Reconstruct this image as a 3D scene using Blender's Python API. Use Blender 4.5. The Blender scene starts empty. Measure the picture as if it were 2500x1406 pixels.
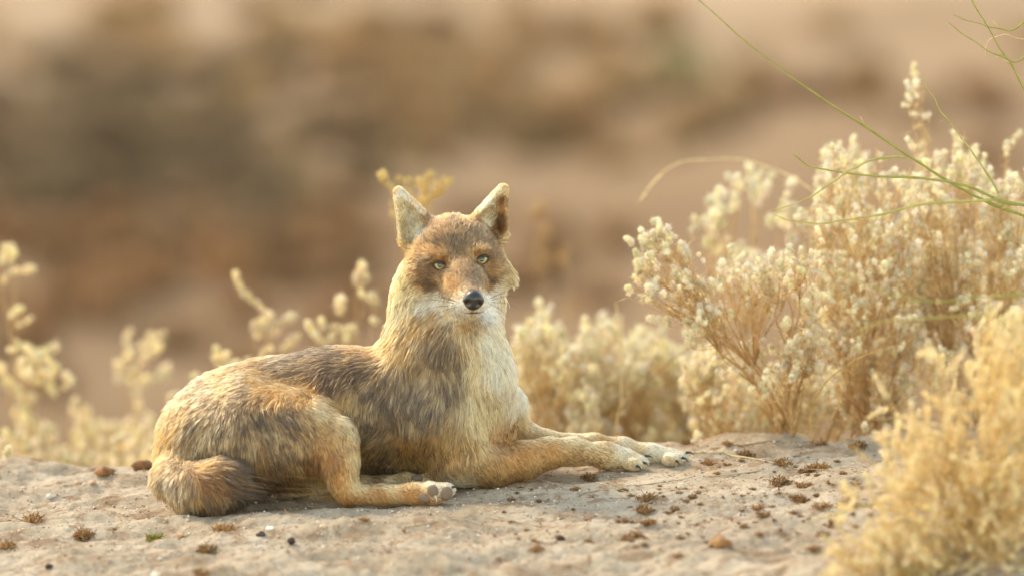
import bpy, bmesh, math, random
import numpy as np
from mathutils import Vector
from math import radians

# ------------------------------------------------------------------ camera, sky, sun, exposure
SC = bpy.context.scene
COL = SC.collection
S = 0.00075                       # metres per photograph pixel at the jackal
TH = radians(9.0)
DIST = 15.0
ZT = 0.3958
FWD = np.array([0, math.cos(TH), -math.sin(TH)])
UP = np.array([0, math.sin(TH), math.cos(TH)])
CAM = np.array([0, 0, ZT]) - FWD * DIST
cam_data = bpy.data.cameras.new('camera')
cam = bpy.data.objects.new('camera', cam_data)
COL.objects.link(cam)
cam.location = CAM
cam.rotation_euler = (radians(90) - TH, 0, 0)
cam_data.sensor_width = 36
cam_data.lens = 36 * DIST / (2500 * S)
cam_data.clip_start = 0.1
cam_data.clip_end = 2000
cam_data.dof.use_dof = True
cam_data.dof.focus_distance = DIST + 0.0
cam_data.dof.aperture_fstop = 288 / 172.0
SC.camera = cam

SUN_EL, SUN_AZ = radians(44), radians(-46)      # azimuth from +Y (away from the camera), negative = left
world = bpy.data.worlds.new("World")
SC.world = world
world.use_nodes = True
wn = world.node_tree
sky = wn.nodes.new('ShaderNodeTexSky')
sky.sky_type = 'NISHITA'
sky.sun_disc = False
sky.sun_elevation = SUN_EL
sky.sun_rotation = SUN_AZ
sky.dust_density = 0.4
sky.air_density = 1.2
sky.ozone_density = 0.2
warm = wn.nodes.new('ShaderNodeMix')           # dust in the air takes the blue out of the skylight
warm.data_type = 'RGBA'
warm.blend_type = 'MULTIPLY'
warm.inputs['Factor'].default_value = 1
warm.inputs['B'].default_value = (1.0, 0.83, 0.60, 1)
wn.links.new(sky.outputs[0], warm.inputs['A'])
wn.links.new(warm.outputs['Result'], wn.nodes['Background'].inputs[0])
wn.nodes['Background'].inputs[1].default_value = 0.15
sl = bpy.data.lights.new('sun', 'SUN')
sl.energy = 0.85
sl.angle = radians(14)
sl.color = (1.0, 0.82, 0.54)
sun = bpy.data.objects.new('sun', sl)
COL.objects.link(sun)
sd = Vector((math.sin(SUN_AZ) * math.cos(SUN_EL), math.cos(SUN_AZ) * math.cos(SUN_EL), math.sin(SUN_EL)))
sun.rotation_euler = sd.to_track_quat('Z', 'Y').to_euler()
SC.view_settings.view_transform = 'Standard'
SC.view_settings.look = 'None'
SC.view_settings.exposure = 2.1
SC.view_settings.gamma = 1
SC.render.engine = 'CYCLES'
SC.cycles.max_bounces = 10
SC.cycles.diffuse_bounces = 4
SC.cycles.transmission_bounces = 6
SC.cycles.use_denoising = True
SC.cycles.denoiser = 'OPENIMAGEDENOISE'
SC.cycles.denoising_input_passes = 'RGB_ALBEDO_NORMAL'
SC.cycles.denoising_prefilter = 'ACCURATE'
SC.cycles.use_adaptive_sampling = False
SC.cycles.sample_clamp_indirect = 4.0

# ------------------------------------------------------------------ helpers
RNG = np.random.default_rng(7)


def lin(r, g, b):
    def f(c):
        c /= 255.0
        return c / 12.92 if c <= 0.04045 else ((c + 0.055) / 1.055) ** 2.4
    return np.array([f(r), f(g), f(b)])


def at(px, py, y):
    """world point at world depth y seen at photograph pixel (px, py)"""
    k = S / DIST
    d = FWD + np.array([1.0, 0, 0]) * (px - 1250) * k + UP * (703 - py) * k
    return CAM + d * ((y - CAM[1]) / d[1])


def proj(P):
    Q = np.asarray(P) - CAM
    z = Q @ FWD
    k = S / DIST
    return np.stack([1250 + Q[..., 0] / z / k, 703 - (Q @ UP) / z / k], -1)


def _hash(ix, iy, iz, seed):
    h = (ix.astype(np.int64) * 374761393 + iy.astype(np.int64) * 668265263 + iz.astype(np.int64) * 2147483647 + seed * 1274126177) & 0xffffffff
    h = ((h ^ (h >> 13)) * 1274126177) & 0xffffffff
    h = ((h ^ (h >> 15)) * 2246822519) & 0xffffffff
    return ((h ^ (h >> 16)) & 0xffffff) / float(0xffffff)


def vnoise(x, y, z, seed=0):
    x, y, z = np.broadcast_arrays(np.asarray(x, float), np.asarray(y, float), np.asarray(z, float))
    fx, fy, fz = np.floor(x), np.floor(y), np.floor(z)
    ix, iy, iz = fx.astype(np.int64), fy.astype(np.int64), fz.astype(np.int64)
    u, v, w = x - fx, y - fy, z - fz
    u, v, w = (t * t * t * (t * (t * 6 - 15) + 10) for t in (u, v, w))
    r = 0
    for a in (0, 1):
        for b in (0, 1):
            for c in (0, 1):
                r = r + _hash(ix + a, iy + b, iz + c, seed) * (u if a else 1 - u) * (v if b else 1 - v) * (w if c else 1 - w)
    return r * 2 - 1


def fbm(x, y, z=0.0, seed=0, octaves=4):
    r, a = 0, 1.0
    for o in range(octaves):
        r = r + a * vnoise(x * 2 ** o, y * 2 ** o, np.asarray(z) * 2 ** o, seed + o)
        a *= 0.5
    return r


def sstep(a, b, x):
    t = np.clip((x - a) / (b - a), 0, 1)
    return t * t * (3 - 2 * t)


def new_mesh(name, V, F, mat, parent=None, smooth=True, cols=None, matid=None):
    """ONE mesh object from vertex and triangle arrays"""
    V = np.asarray(V, np.float32)
    F = np.asarray(F, np.int32)
    me = bpy.data.meshes.new(name)
    me.vertices.add(len(V))
    me.vertices.foreach_set('co', V.ravel())
    n = F.shape[1]
    me.loops.add(F.size)
    me.loops.foreach_set('vertex_index', F.ravel())
    me.polygons.add(len(F))
    me.polygons.foreach_set('loop_start', np.arange(0, F.size, n, dtype=np.int32))
    me.polygons.foreach_set('loop_total', np.full(len(F), n, np.int32))
    me.polygons.foreach_set('use_smooth', np.full(len(F), bool(smooth)))
    for m in (mat if isinstance(mat, (list, tuple)) else [mat]):
        me.materials.append(m)
    if matid is not None:
        me.polygons.foreach_set('material_index', np.asarray(matid, np.int32))
    if cols is not None:
        at_ = me.attributes.new('tint', 'FLOAT_COLOR', 'POINT')
        c = np.ones((len(V), 4), np.float32)
        c[:, :3] = cols
        at_.data.foreach_set('color', c.ravel())
    me.update(calc_edges=True)
    ob = bpy.data.objects.new(name, me)
    COL.objects.link(ob)
    if parent is not None:
        attach(ob, parent)
    return ob


def attach(ob, parent):
    ob.parent = parent
    m = ob.matrix_basis.copy()
    w = bpy_world_loc(parent)
    ob.location = Vector(ob.location) - w


def bpy_world_loc(o):
    v = Vector((0, 0, 0))
    while o is not None:
        v += Vector(o.location)
        o = o.parent
    return v


def empty(name, loc):
    o = bpy.data.objects.new(name, None)
    o.empty_display_size = 0.05
    o.location = loc
    COL.objects.link(o)
    return o


def tag(o, label=None, cat=None, group=None, kind=None):
    if label:
        o['label'] = label
    if cat:
        o['category'] = cat
    if group:
        o['group'] = group
    if kind:
        o['kind'] = kind
    return o


class Geo:
    """collects triangles (and a colour per vertex)"""
    def __init__(self):
        self.V, self.F, self.C, self.n = [], [], [], 0

    def add(self, V, F, col=(1, 1, 1)):
        V = np.asarray(V, float)
        self.V.append(V)
        self.F.append(np.asarray(F, int) + self.n)
        self.C.append(np.broadcast_to(np.asarray(col, float), (len(V), 3)))
        self.n += len(V)

    def build(self, name, mat, parent=None, smooth=True):
        return new_mesh(name, np.concatenate(self.V), np.concatenate(self.F), mat, parent, smooth, np.concatenate(self.C))


def tube(pts, rad, sides=5):
    pts = np.asarray(pts, float)
    n = len(pts)
    rad = np.broadcast_to(np.asarray(rad, float), (n,))
    t = np.gradient(pts, axis=0)
    t /= np.linalg.norm(t, axis=1)[:, None] + 1e-12
    ref = np.array([0.31, 0.87, 0.38])
    a = np.cross(t, ref)
    a /= np.linalg.norm(a, axis=1)[:, None] + 1e-12
    b = np.cross(t, a)
    ang = np.arange(sides) * 2 * math.pi / sides
    V = pts[:, None] + rad[:, None, None] * (np.cos(ang)[None, :, None] * a[:, None] + np.sin(ang)[None, :, None] * b[:, None])
    V = V.reshape(-1, 3)
    F = []
    for i in range(n - 1):
        for j in range(sides):
            p, q = i * sides + j, i * sides + (j + 1) % sides
            F += [(p, q, q + sides), (p, q + sides, p + sides)]
    for j in range(1, sides - 1):
        F.append((0, j + 1, j))
        e = (n - 1) * sides
        F.append((e, e + j, e + j + 1))
    return V, np.array(F)


def spline(pts, n):
    """Catmull-Rom through pts, n samples"""
    P = np.asarray(pts, float)
    if len(P) == 2:
        return P[0] + (P[1] - P[0]) * np.linspace(0, 1, n)[:, None]
    Q = np.vstack([2 * P[0] - P[1], P, 2 * P[-1] - P[-2]])
    u = np.linspace(0, len(P) - 1 - 1e-9, n)
    i = np.floor(u).astype(int)
    t = (u - i)[:, None]
    p0, p1, p2, p3 = Q[i], Q[i + 1], Q[i + 2], Q[i + 3]
    return 0.5 * (2 * p1 + (p2 - p0) * t + (2 * p0 - 5 * p1 + 4 * p2 - p3) * t * t + (3 * p1 - p0 - 3 * p2 + p3) * t ** 3)


def ico(sub):
    bm = bmesh.new()
    bmesh.ops.create_icosphere(bm, subdivisions=sub, radius=1.0)
    V = np.array([v.co[:] for v in bm.verts])
    F = np.array([[v.index for v in f.verts] for f in bm.faces])
    bm.free()
    return V, F


ICO = {k: ico(k) for k in (1, 2, 3, 4)}


# ------------------------------------------------------------------ materials
def material(name):
    m = bpy.data.materials.new(name)
    m.use_nodes = True
    nt = m.node_tree
    return m, nt, nt.nodes['Principled BSDF'], nt.nodes['Material Output']


def tint_mat(name, rough=0.85, trans=0.0, noise_amp=0.25, noise_scale=120.0, spec=0.2, sheen=0.0, bump=0.0):
    m, nt, b, out = material(name)
    a = nt.nodes.new('ShaderNodeAttribute')
    a.attribute_name = 'tint'
    tc = nt.nodes.new('ShaderNodeTexCoord')
    nz = nt.nodes.new('ShaderNodeTexNoise')
    nz.inputs['Scale'].default_value = noise_scale
    nz.inputs['Detail'].default_value = 4
    nt.links.new(tc.outputs['Object'], nz.inputs['Vector'])
    mr = nt.nodes.new('ShaderNodeMapRange')
    mr.inputs['From Min'].default_value = 0.3
    mr.inputs['From Max'].default_value = 0.7
    mr.inputs['To Min'].default_value = 1 - noise_amp
    mr.inputs['To Max'].default_value = 1 + noise_amp
    nt.links.new(nz.outputs['Fac'], mr.inputs['Value'])
    mx = nt.nodes.new('ShaderNodeMix')
    mx.data_type = 'RGBA'
    mx.blend_type = 'MULTIPLY'
    mx.inputs['Factor'].default_value = 1
    nt.links.new(a.outputs['Color'], mx.inputs['A'])
    nt.links.new(mr.outputs['Result'], mx.inputs['B'])
    nt.links.new(mx.outputs['Result'], b.inputs['Base Color'])
    b.inputs['Roughness'].default_value = rough
    b.inputs['Specular IOR Level'].default_value = spec
    if sheen:
        b.inputs['Sheen Weight'].default_value = sheen
    if bump:
        bp = nt.nodes.new('ShaderNodeBump')
        bp.inputs['Strength'].default_value = bump
        bp.inputs['Distance'].default_value = 0.003
        nt.links.new(nz.outputs['Fac'], bp.inputs['Height'])
        nt.links.new(bp.outputs['Normal'], b.inputs['Normal'])
    if trans:
        t = nt.nodes.new('ShaderNodeBsdfTranslucent')
        nt.links.new(mx.outputs['Result'], t.inputs['Color'])
        ms = nt.nodes.new('ShaderNodeMixShader')
        ms.inputs[0].default_value = trans
        nt.links.new(b.outputs[0], ms.inputs[1])
        nt.links.new(t.outputs[0], ms.inputs[2])
        nt.links.new(ms.outputs[0], out.inputs['Surface'])
    return m


M_STEM = tint_mat('dry_stem', 0.8, 0.1)
M_WOOL = tint_mat('woolly_flower', 0.95, 0.58, 0.08, 300, 0.05, 0.3)
M_DRY = tint_mat('dry_leaf', 0.9, 0.2, 0.35, 250, 0.1)
M_GREEN = tint_mat('green_grass', 0.6, 0.35, 0.15, 60, 0.3)
M_STONE = tint_mat('stone', 0.85, 0.0, 0.3, 300, 0.25, 0, 0.4)
M_SCRUB = tint_mat('scrub_leaf', 0.9, 0.25, 0.3, 3)


def plain_mat(name, col, rough, spec=0.5, coat=0.0, bump_scale=0, bump=0.0):
    m, nt, b, out = material(name)
    tc = nt.nodes.new('ShaderNodeTexCoord')
    nz = nt.nodes.new('ShaderNodeTexNoise')
    nz.inputs['Scale'].default_value = bump_scale or 200
    nt.links.new(tc.outputs['Object'], nz.inputs['Vector'])
    cr = nt.nodes.new('ShaderNodeMix')
    cr.data_type = 'RGBA'
    cr.inputs['A'].default_value = (*[c * 0.75 for c in col], 1)
    cr.inputs['B'].default_value = (*[min(1, c * 1.25) for c in col], 1)
    nt.links.new(nz.outputs['Fac'], cr.inputs['Factor'])
    nt.links.new(cr.outputs['Result'], b.inputs['Base Color'])
    b.inputs['Roughness'].default_value = rough
    b.inputs['Specular IOR Level'].default_value = spec
    b.inputs['Coat Weight'].default_value = coat
    b.inputs['Coat Roughness'].default_value = 0.05
    if bump:
        bp = nt.nodes.new('ShaderNodeBump')
        bp.inputs['Strength'].default_value = bump
        bp.inputs['Distance'].default_value = 0.001
        nt.links.new(nz.outputs['Fac'], bp.inputs['Height'])
        nt.links.new(bp.outputs['Normal'], b.inputs['Normal'])
    return m


# ------------------------------------------------------------------ ground
def edge_y(x):
    return 0.42 + 0.07 * vnoise(x * 1.7, 3.3, 0, 51) + 0.035 * vnoise(x * 7.0, 1.3, 0, 52)


def ground_z(x, y, detail=True):
    x = np.asarray(x, float)
    y = np.asarray(y, float)
    xs = 2.0 * np.tanh(x / 2.0)
    z = 0.05 * (xs + 0.5625)
    e = y - edge_y(x)
    z = z - 0.32 * sstep(0, 0.45, e) - 1.72 * sstep(0.15, 9.0, e)
    far = np.maximum(y - 9, 0)
    z = z + 0.012 * far + 14 * sstep(45, 160, y)
    back = np.maximum(-y - 1.2, 0)
    z = z - 0.05 * back
    wide = sstep(1.5, 4.0, np.abs(x) + np.maximum(-y - 1.0, 0) * 0.7 + np.maximum(y - 2, 0))
    z = z + wide * 0.10 * fbm(x * 0.5, y * 0.5, 0, 5, 3)
    if detail:
        near = 1 - wide
        calm = np.exp(-((x + 0.08) / 0.62) ** 4 - ((y + 0.0) / 0.24) ** 4)
        a = near * (1 - 0.6 * calm)
        front = sstep(-0.45, -0.85, y)
        z = z + a * 0.008 * fbm(x * 4.5, y * 4.5, 0, 11, 3)
        z = z + front * near * (0.013 * fbm(x * 7, y * 9, 0.5, 17, 4) + 0.009 * np.abs(vnoise(x * 16, y * 20, 1.5, 23)))
        # flaked crust: small terraces
        q = 3.2 * fbm(x * 6.5, y * 14.0, 2.0, 31, 5)
        st = np.floor(q) + sstep(0.80, 1.0, q - np.floor(q))
        z = z + a * 0.0042 * st
        z = z + near * (0.35 + 0.65 * (1 - calm)) * 0.0024 * fbm(x * 30, y * 45, 4.0, 41, 3)
        # raised rim where the crust breaks at the ledge
        z = z + near * 0.010 * np.exp(-((e + 0.05) / 0.06) ** 2) * (0.5 + vnoise(x * 9, 0.5, 0, 61))
    return z


def graded(segs):
    out = []
    for a, b, st in segs:
        n = max(1, int(round((b - a) / st)))
        out.append(np.linspace(a, b, n, endpoint=False))
    out.append(np.array([segs[-1][1]]))
    return np.concatenate(out)


gx = graded([(-400, -60, 40), (-60, -12, 4), (-12, -3, 0.5), (-3, -1.3, 0.05), (-1.3, 1.3, 0.0055), (1.3, 3, 0.05), (3, 12, 0.5), (12, 60, 4), (60, 400, 40)])
gy = graded([(-200, -30, 20), (-30, -6, 1.5), (-6, -1.5, 0.1), (-1.5, 0.75, 0.0060), (0.75, 3, 0.05), (3, 40, 0.6), (40, 200, 6), (200, 600, 40)])
GX, GY = np.meshgrid(gx, gy, indexing='ij')
GZ = ground_z(GX, GY)
nx_, ny_ = GX.shape
ii = np.arange(nx_ * ny_).reshape(nx_, ny_)
GF = np.stack([ii[:-1, :-1], ii[1:, :-1], ii[1:, 1:], ii[:-1, 1:]], -1).reshape(-1, 4)

m, nt, b, out = material('clay_ground')
geo = nt.nodes.new('ShaderNodeNewGeometry')


def nzn(scale, detail=6, rough=0.6, vec=None):
    n = nt.nodes.new('ShaderNodeTexNoise')
    n.inputs['Scale'].default_value = scale
    n.inputs['Detail'].default_value = detail
    n.inputs['Roughness'].default_value = rough
    nt.links.new(vec if vec is not None else geo.outputs['Position'], n.inputs['Vector'])
    return n


def ramp(src, stops):
    r = nt.nodes.new('ShaderNodeValToRGB')
    el = r.color_ramp.elements
    while len(el) < len(stops):
        el.new(0.5)
    for e_, (p, c) in zip(el, stops):
        e_.position = p
        e_.color = (*c, 1)
    nt.links.new(src, r.inputs['Fac'])
    return r


def mixc(a, b_, fac=None, mode='MIX', f=0.5):
    n = nt.nodes.new('ShaderNodeMix')
    n.data_type = 'RGBA'
    n.blend_type = mode
    n.inputs['Factor'].default_value = f
    if fac is not None:
        nt.links.new(fac, n.inputs['Factor'])
    nt.links.new(a, n.inputs['A'])
    nt.links.new(b_, n.inputs['B'])
    return n.outputs['Result']


n1 = nzn(6.0)
r1 = ramp(n1.outputs['Fac'], [(0.30, lin(158, 138, 115)), (0.48, lin(182, 163, 140)), (0.70, lin(198, 181, 160))])
n2 = nzn(55.0, 5, 0.7)
r2 = ramp(n2.outputs['Fac'], [(0.30, (0.62, 0.58, 0.54)), (0.5, (1, 1, 1)), (0.72, (1.15, 1.13, 1.10))])
near_col = mixc(r1.outputs['Color'], r2.outputs['Color'], None, 'MULTIPLY', 0.85)
n5 = nzn(17, 7, 0.65)                            # bare darker earth where the pale crust has flaked off
r5 = ramp(n5.outputs['Fac'], [(0.52, (0, 0, 0)), (0.60, (1, 1, 1))])
n6 = nzn(80, 4, 0.6)
r6 = ramp(n6.outputs['Fac'], [(0.3, lin(140, 114, 90)), (0.7, lin(172, 147, 122))])
near_col = mixc(near_col, r6.outputs['Color'], r5.outputs['Color'])
# far soil: broad patches of pale sand, ochre and grey brown
mp = nt.nodes.new('ShaderNodeMapping')
mp.inputs['Scale'].default_value = (0.9, 0.42, 1)
nt.links.new(geo.outputs['Position'], mp.inputs['Vector'])
n3 = nzn(1.0, 3, 0.5, mp.outputs['Vector'])
r3 = ramp(n3.outputs['Fac'], [(0.32, lin(126, 99, 73)), (0.45, lin(133, 106, 79)), (0.60, lin(140, 113, 86)), (0.75, lin(147, 121, 94))])
sx = nt.nodes.new('ShaderNodeSeparateXYZ')
nt.links.new(geo.outputs['Position'], sx.inputs[0])
mr = nt.nodes.new('ShaderNodeMapRange')
mr.inputs['From Min'].default_value = 0.6
mr.inputs['From Max'].default_value = 4.0
nt.links.new(sx.outputs['Y'], mr.inputs['Value'])
mr2 = nt.nodes.new('ShaderNodeMapRange')         # paler sand farther up the slope
mr2.inputs['From Min'].default_value = 16.0
mr2.inputs['From Max'].default_value = 22.0
nt.links.new(sx.outputs['Y'], mr2.inputs['Value'])
n4 = nzn(0.6, 3, 0.5)
r4 = ramp(n4.outputs['Fac'], [(0.35, lin(152, 125, 98)), (0.6, lin(170, 144, 117))])
far_col = mixc(r3.outputs['Color'], r4.outputs['Color'], mr2.outputs['Result'])
fin = mixc(near_col, far_col, mr.outputs['Result'])
nt.links.new(fin, b.inputs['Base Color'])
b.inputs['Roughness'].default_value = 0.95
b.inputs['Specular IOR Level'].default_value = 0.1
bn = nzn(170, 6, 0.7)
mpf = nt.nodes.new('ShaderNodeMapping')          # thin flaking layers of dried crust
mpf.inputs['Scale'].default_value = (0.55, 1.0, 1.0)
nt.links.new(geo.outputs['Position'], mpf.inputs['Vector'])
fl1 = nzn(14, 7, 0.62, mpf.outputs['Vector'])
fr = nt.nodes.new('ShaderNodeValToRGB')
fr.color_ramp.interpolation = 'CONSTANT'
fe = fr.color_ramp.elements
for k_ in range(9):
    e_ = fe[k_] if k_ < 2 else fe.new(0.5)
    e_.position = 0.30 + 0.05 * k_
    e_.color = (k_ / 8, k_ / 8, k_ / 8, 1)
nt.links.new(fl1.outputs['Fac'], fr.inputs['Fac'])
bpf = nt.nodes.new('ShaderNodeBump')
bpf.inputs['Strength'].default_value = 0.8
bpf.inputs['Distance'].default_value = 0.012
nt.links.new(fr.outputs['Color'], bpf.inputs['Height'])
bp = nt.nodes.new('ShaderNodeBump')
bp.inputs['Strength'].default_value = 0.8
bp.inputs['Distance'].default_value = 0.005
nt.links.new(bpf.outputs['Normal'], bp.inputs['Normal'])
nt.links.new(bn.outputs['Fac'], bp.inputs['Height'])
nt.links.new(bp.outputs['Normal'], b.inputs['Normal'])
g = new_mesh('ground', np.stack([GX, GY, GZ], -1).reshape(-1, 3), GF, m)
tag(g, kind='structure')
g['label'] = 'pale dry clay ground with flaking crust'


def ground_hit(px, py, y0=-2.5, y1=120.0, n=6000):
    """where the sight line through a pixel first meets the ground"""
    k = S / DIST
    d = FWD + np.array([1.0, 0, 0]) * (px - 1250) * k + UP * (703 - py) * k
    ys = np.concatenate([np.linspace(y0, 1.5, n), np.linspace(1.5, y1, n)])
    P = CAM + d * ((ys - CAM[1]) / d[1])[:, None]
    below = P[:, 2] < ground_z(P[:, 0], P[:, 1])
    if not below.any():
        return P[-1]
    return P[np.argmax(below)]


def on_ground(px, y):
    p = at(px, 1100, y)
    return np.array([p[0], y, float(ground_z(p[0], y))])


# ------------------------------------------------------------------ the jackal: one continuous body from blended volumes
def cone(a, b, k=0.03):
    """a, b = (px, py, y, radius px)"""
    return ('c', at(*a[:3]), at(*b[:3]), a[3] * S, b[3] * S, k)


def ball(px, py, y, rx, ry, rz, k=0.03):
    return ('e', at(px, py, y), np.array([rx * S, ry * S, rz * S]), k)


def chain(pts, k=0.03):
    return [cone(pts[i], pts[i + 1], k) for i in range(len(pts) - 1)]


PR = []
# trunk lying on its chest, croup rolled towards us
PR += chain([(1075, 985, .060, 142), (940, 1000, .055, 136), (800, 1000, .045, 132), (660, 1010, .035, 118), (560, 1040, .02, 120), (515, 1085, .0, 114)], .05)
PR += chain([(1090, 1075, .05, 105), (950, 1072, .075, 92), (820, 1085, .085, 82)], .04)
# neck and breast
PR += chain([(1096, 700, .065, 94), (1090, 785, .062, 112), (1082, 880, .058, 136), (1080, 980, .055, 136)], .04)
PR += chain([(1146, 830, .005, 66), (1166, 920, .01, 64), (1168, 1000, .03, 70)], .05)
# near thigh, shank and long hind foot
PR += chain([(505, 1070, -.045, 112), (610, 1060, -.075, 114), (720, 1062, -.105, 88), (812, 1082, -.125, 56)], .045)
PR += chain([(610, 1110, -.06, 90), (720, 1130, -.07, 58)], .04)
PR += chain([(812, 1078, -.125, 54), (828, 1130, -.14, 42), (838, 1180, -.150, 29), (848, 1204, -.155, 25)], .02)
PR += chain([(848, 1206, -.155, 25), (930, 1207, -.163, 22), (1010, 1204, -.172, 23), (1050, 1202, -.178, 25)], .012)
PR += [ball(1085, 1196, -.180, 26, 26, 18, .012), ball(1055, 1206, -.182, 30, 28, 22, .012)]
# far hind foot, heel and toes seen under the belly
PR += chain([(772, 1188, -.055, 20), (880, 1181, -.035, 17), (985, 1174, -.028, 17), (1035, 1177, -.030, 18)], .012)
# tail curled round the rump
PR += chain([(425, 1120, -.06, 40), (425, 1165, -.12, 40), (465, 1190, -.165, 44), (520, 1186, -.185, 48), (556, 1188, -.19, 42), (574, 1196, -.19, 28)], .03)
# near foreleg
PR += chain([(1085, 1030, -.02, 88), (1130, 1110, -.03, 62)], .05)
PR += chain([(1110, 1130, -.03, 48), (1200, 1134, -.015, 46), (1280, 1123, .015, 40), (1340, 1104, .04, 31), (1400, 1101, .06, 27), (1480, 1111, .080, 26), (1530, 1119, .092, 25)], .025)
PR += [ball(1558, 1127, .098, 27, 14, 17, .014), ball(1552, 1130, .080, 28, 13, 17, .010), ball(1544, 1133, .064, 25, 12, 15, .010)]
# far foreleg
PR += chain([(1180, 960, .12, 70), (1222, 1000, .15, 52), (1250, 1042, .165, 36)], .04)
PR += chain([(1250, 1046, .165, 34), (1340, 1074, .165, 20), (1450, 1080, .16, 20), (1520, 1090, .155, 21), (1590, 1108, .15, 22), (1630, 1114, .148, 22)], .015)
PR += [ball(1656, 1118, .155, 28, 14, 17, .014), ball(1648, 1121, .137, 28, 13, 17, .010), ball(1638, 1122, .122, 24, 12, 15, .010)]
# head: skull, cheeks, brows, muzzle, jaw
PR += [ball(1110, 600, .030, 100, 102, 72, .03),
       ball(1046, 665, .020, 62, 66, 55, .035), ball(1180, 655, .020, 54, 66, 52, .035),
       ball(1020, 722, .055, 56, 60, 62, .04), ball(1176, 718, .060, 46, 60, 58, .04),
       ball(1074, 626, -.034, 30, 26, 14, .025), ball(1168, 614, -.034, 28, 26, 14, .025)]
PR += chain([(1116, 650, -.015, 64), (1136, 690, -.075, 43), (1154, 727, -.130, 29)], .02)
PR += chain([(1118, 715, -.01, 52), (1142, 744, -.09, 31), (1152, 757, -.122, 15)], .014)
PR += [ball(1133, 738, -.108, 24, 26, 19, .014), ball(1177, 734, -.110, 21, 26, 18, .014)]

PR += [cone((1200, 664, .015, 28), (1230, 672, .02, 18), .03)]
EARS = [((1022, 566, .045, 52), (973, 469, .058, 14), (1012, 564, .016, 45), (972, 475, .034, 10)),
        ((1187, 560, .045, 52), (1228, 463, .058, 15), (1196, 556, .016, 45), (1231, 470, .034, 11))]


def sd_cone(P, a, b, ra, rb):
    ba = b - a
    t = np.clip(((P - a) @ ba) / (ba @ ba), 0, 1)
    return np.linalg.norm(P - a - t[..., None] * ba, axis=-1) - (ra + t * (rb - ra))


def sd_ell(P, c, r):
    q = P - c
    k0 = np.linalg.norm(q / r, axis=-1)
    k1 = np.linalg.norm(q / (r * r), axis=-1)
    return k0 * (k0 - 1) / np.maximum(k1, 1e-9)


HX0, HX1 = at(925, 0, 0)[0], at(1285, 0, 0)[0]
HZ0 = at(0, 800, 0)[2]
vx = graded([(-0.70, HX0, .004), (HX0, HX1, .0024), (HX1, 0.36, .004)])
vy = graded([(-0.26, 0.30, .0036)])
vz = graded([(-0.04, HZ0, .004), (HZ0, 0.63, .0024)])
FLD = np.full((len(vx), len(vy), len(vz)), 0.2, np.float32)


def window(lo, hi):
    s = []
    for v, l, h in zip((vx, vy, vz), lo, hi):
        s.append(slice(max(0, np.searchsorted(v, l) - 1), min(len(v), np.searchsorted(v, h) + 1)))
    return tuple(s)


def put(lo, hi, fn, k, sub=False):
    w = window(lo, hi)
    P = np.stack(np.meshgrid(vx[w[0]], vy[w[1]], vz[w[2]], indexing='ij'), -1)
    d = fn(P)
    f = FLD[w]
    if sub:
        d = -d
        h = np.clip(0.5 - 0.5 * (f - d) / k, 0, 1)
        FLD[w] = f + (d - f) * h + k * h * (1 - h)
    else:
        h = np.clip(0.5 + 0.5 * (f - d) / k, 0, 1)
        FLD[w] = f + (d - f) * h - k * h * (1 - h)


for p in PR:
    mg = 0.055
    if p[0] == 'c':
        _, a, b_, ra, rb, k = p
        r = max(ra, rb) + mg
        put(np.minimum(a, b_) - r, np.maximum(a, b_) + r, lambda P: sd_cone(P, a, b_, ra, rb), k)
    else:
        _, c, r, k = p
        put(c - r - mg, c + r + mg, lambda P: sd_ell(P, c, r), k)
for a, b_, ca, cb in EARS:
    A, B, CA, CB = at(*a[:3]), at(*b_[:3]), at(*ca[:3]), at(*cb[:3])

    def ear(P):
        return np.maximum(sd_cone(P, A, B, a[3] * S, b_[3] * S), -sd_cone(P, CA, CB, ca[3] * S, cb[3] * S))
    put(np.minimum(A, B) - .08, np.maximum(A, B) + .08, ear, .012)
# eye sockets
for ex, ey in ((1074, 648), (1177, 634)):
    c = at(ex, ey, -.066)
    put(c - .05, c + .05, lambda P: sd_ell(P, c, np.array([.015, .018, .010])), .008, True)


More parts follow.
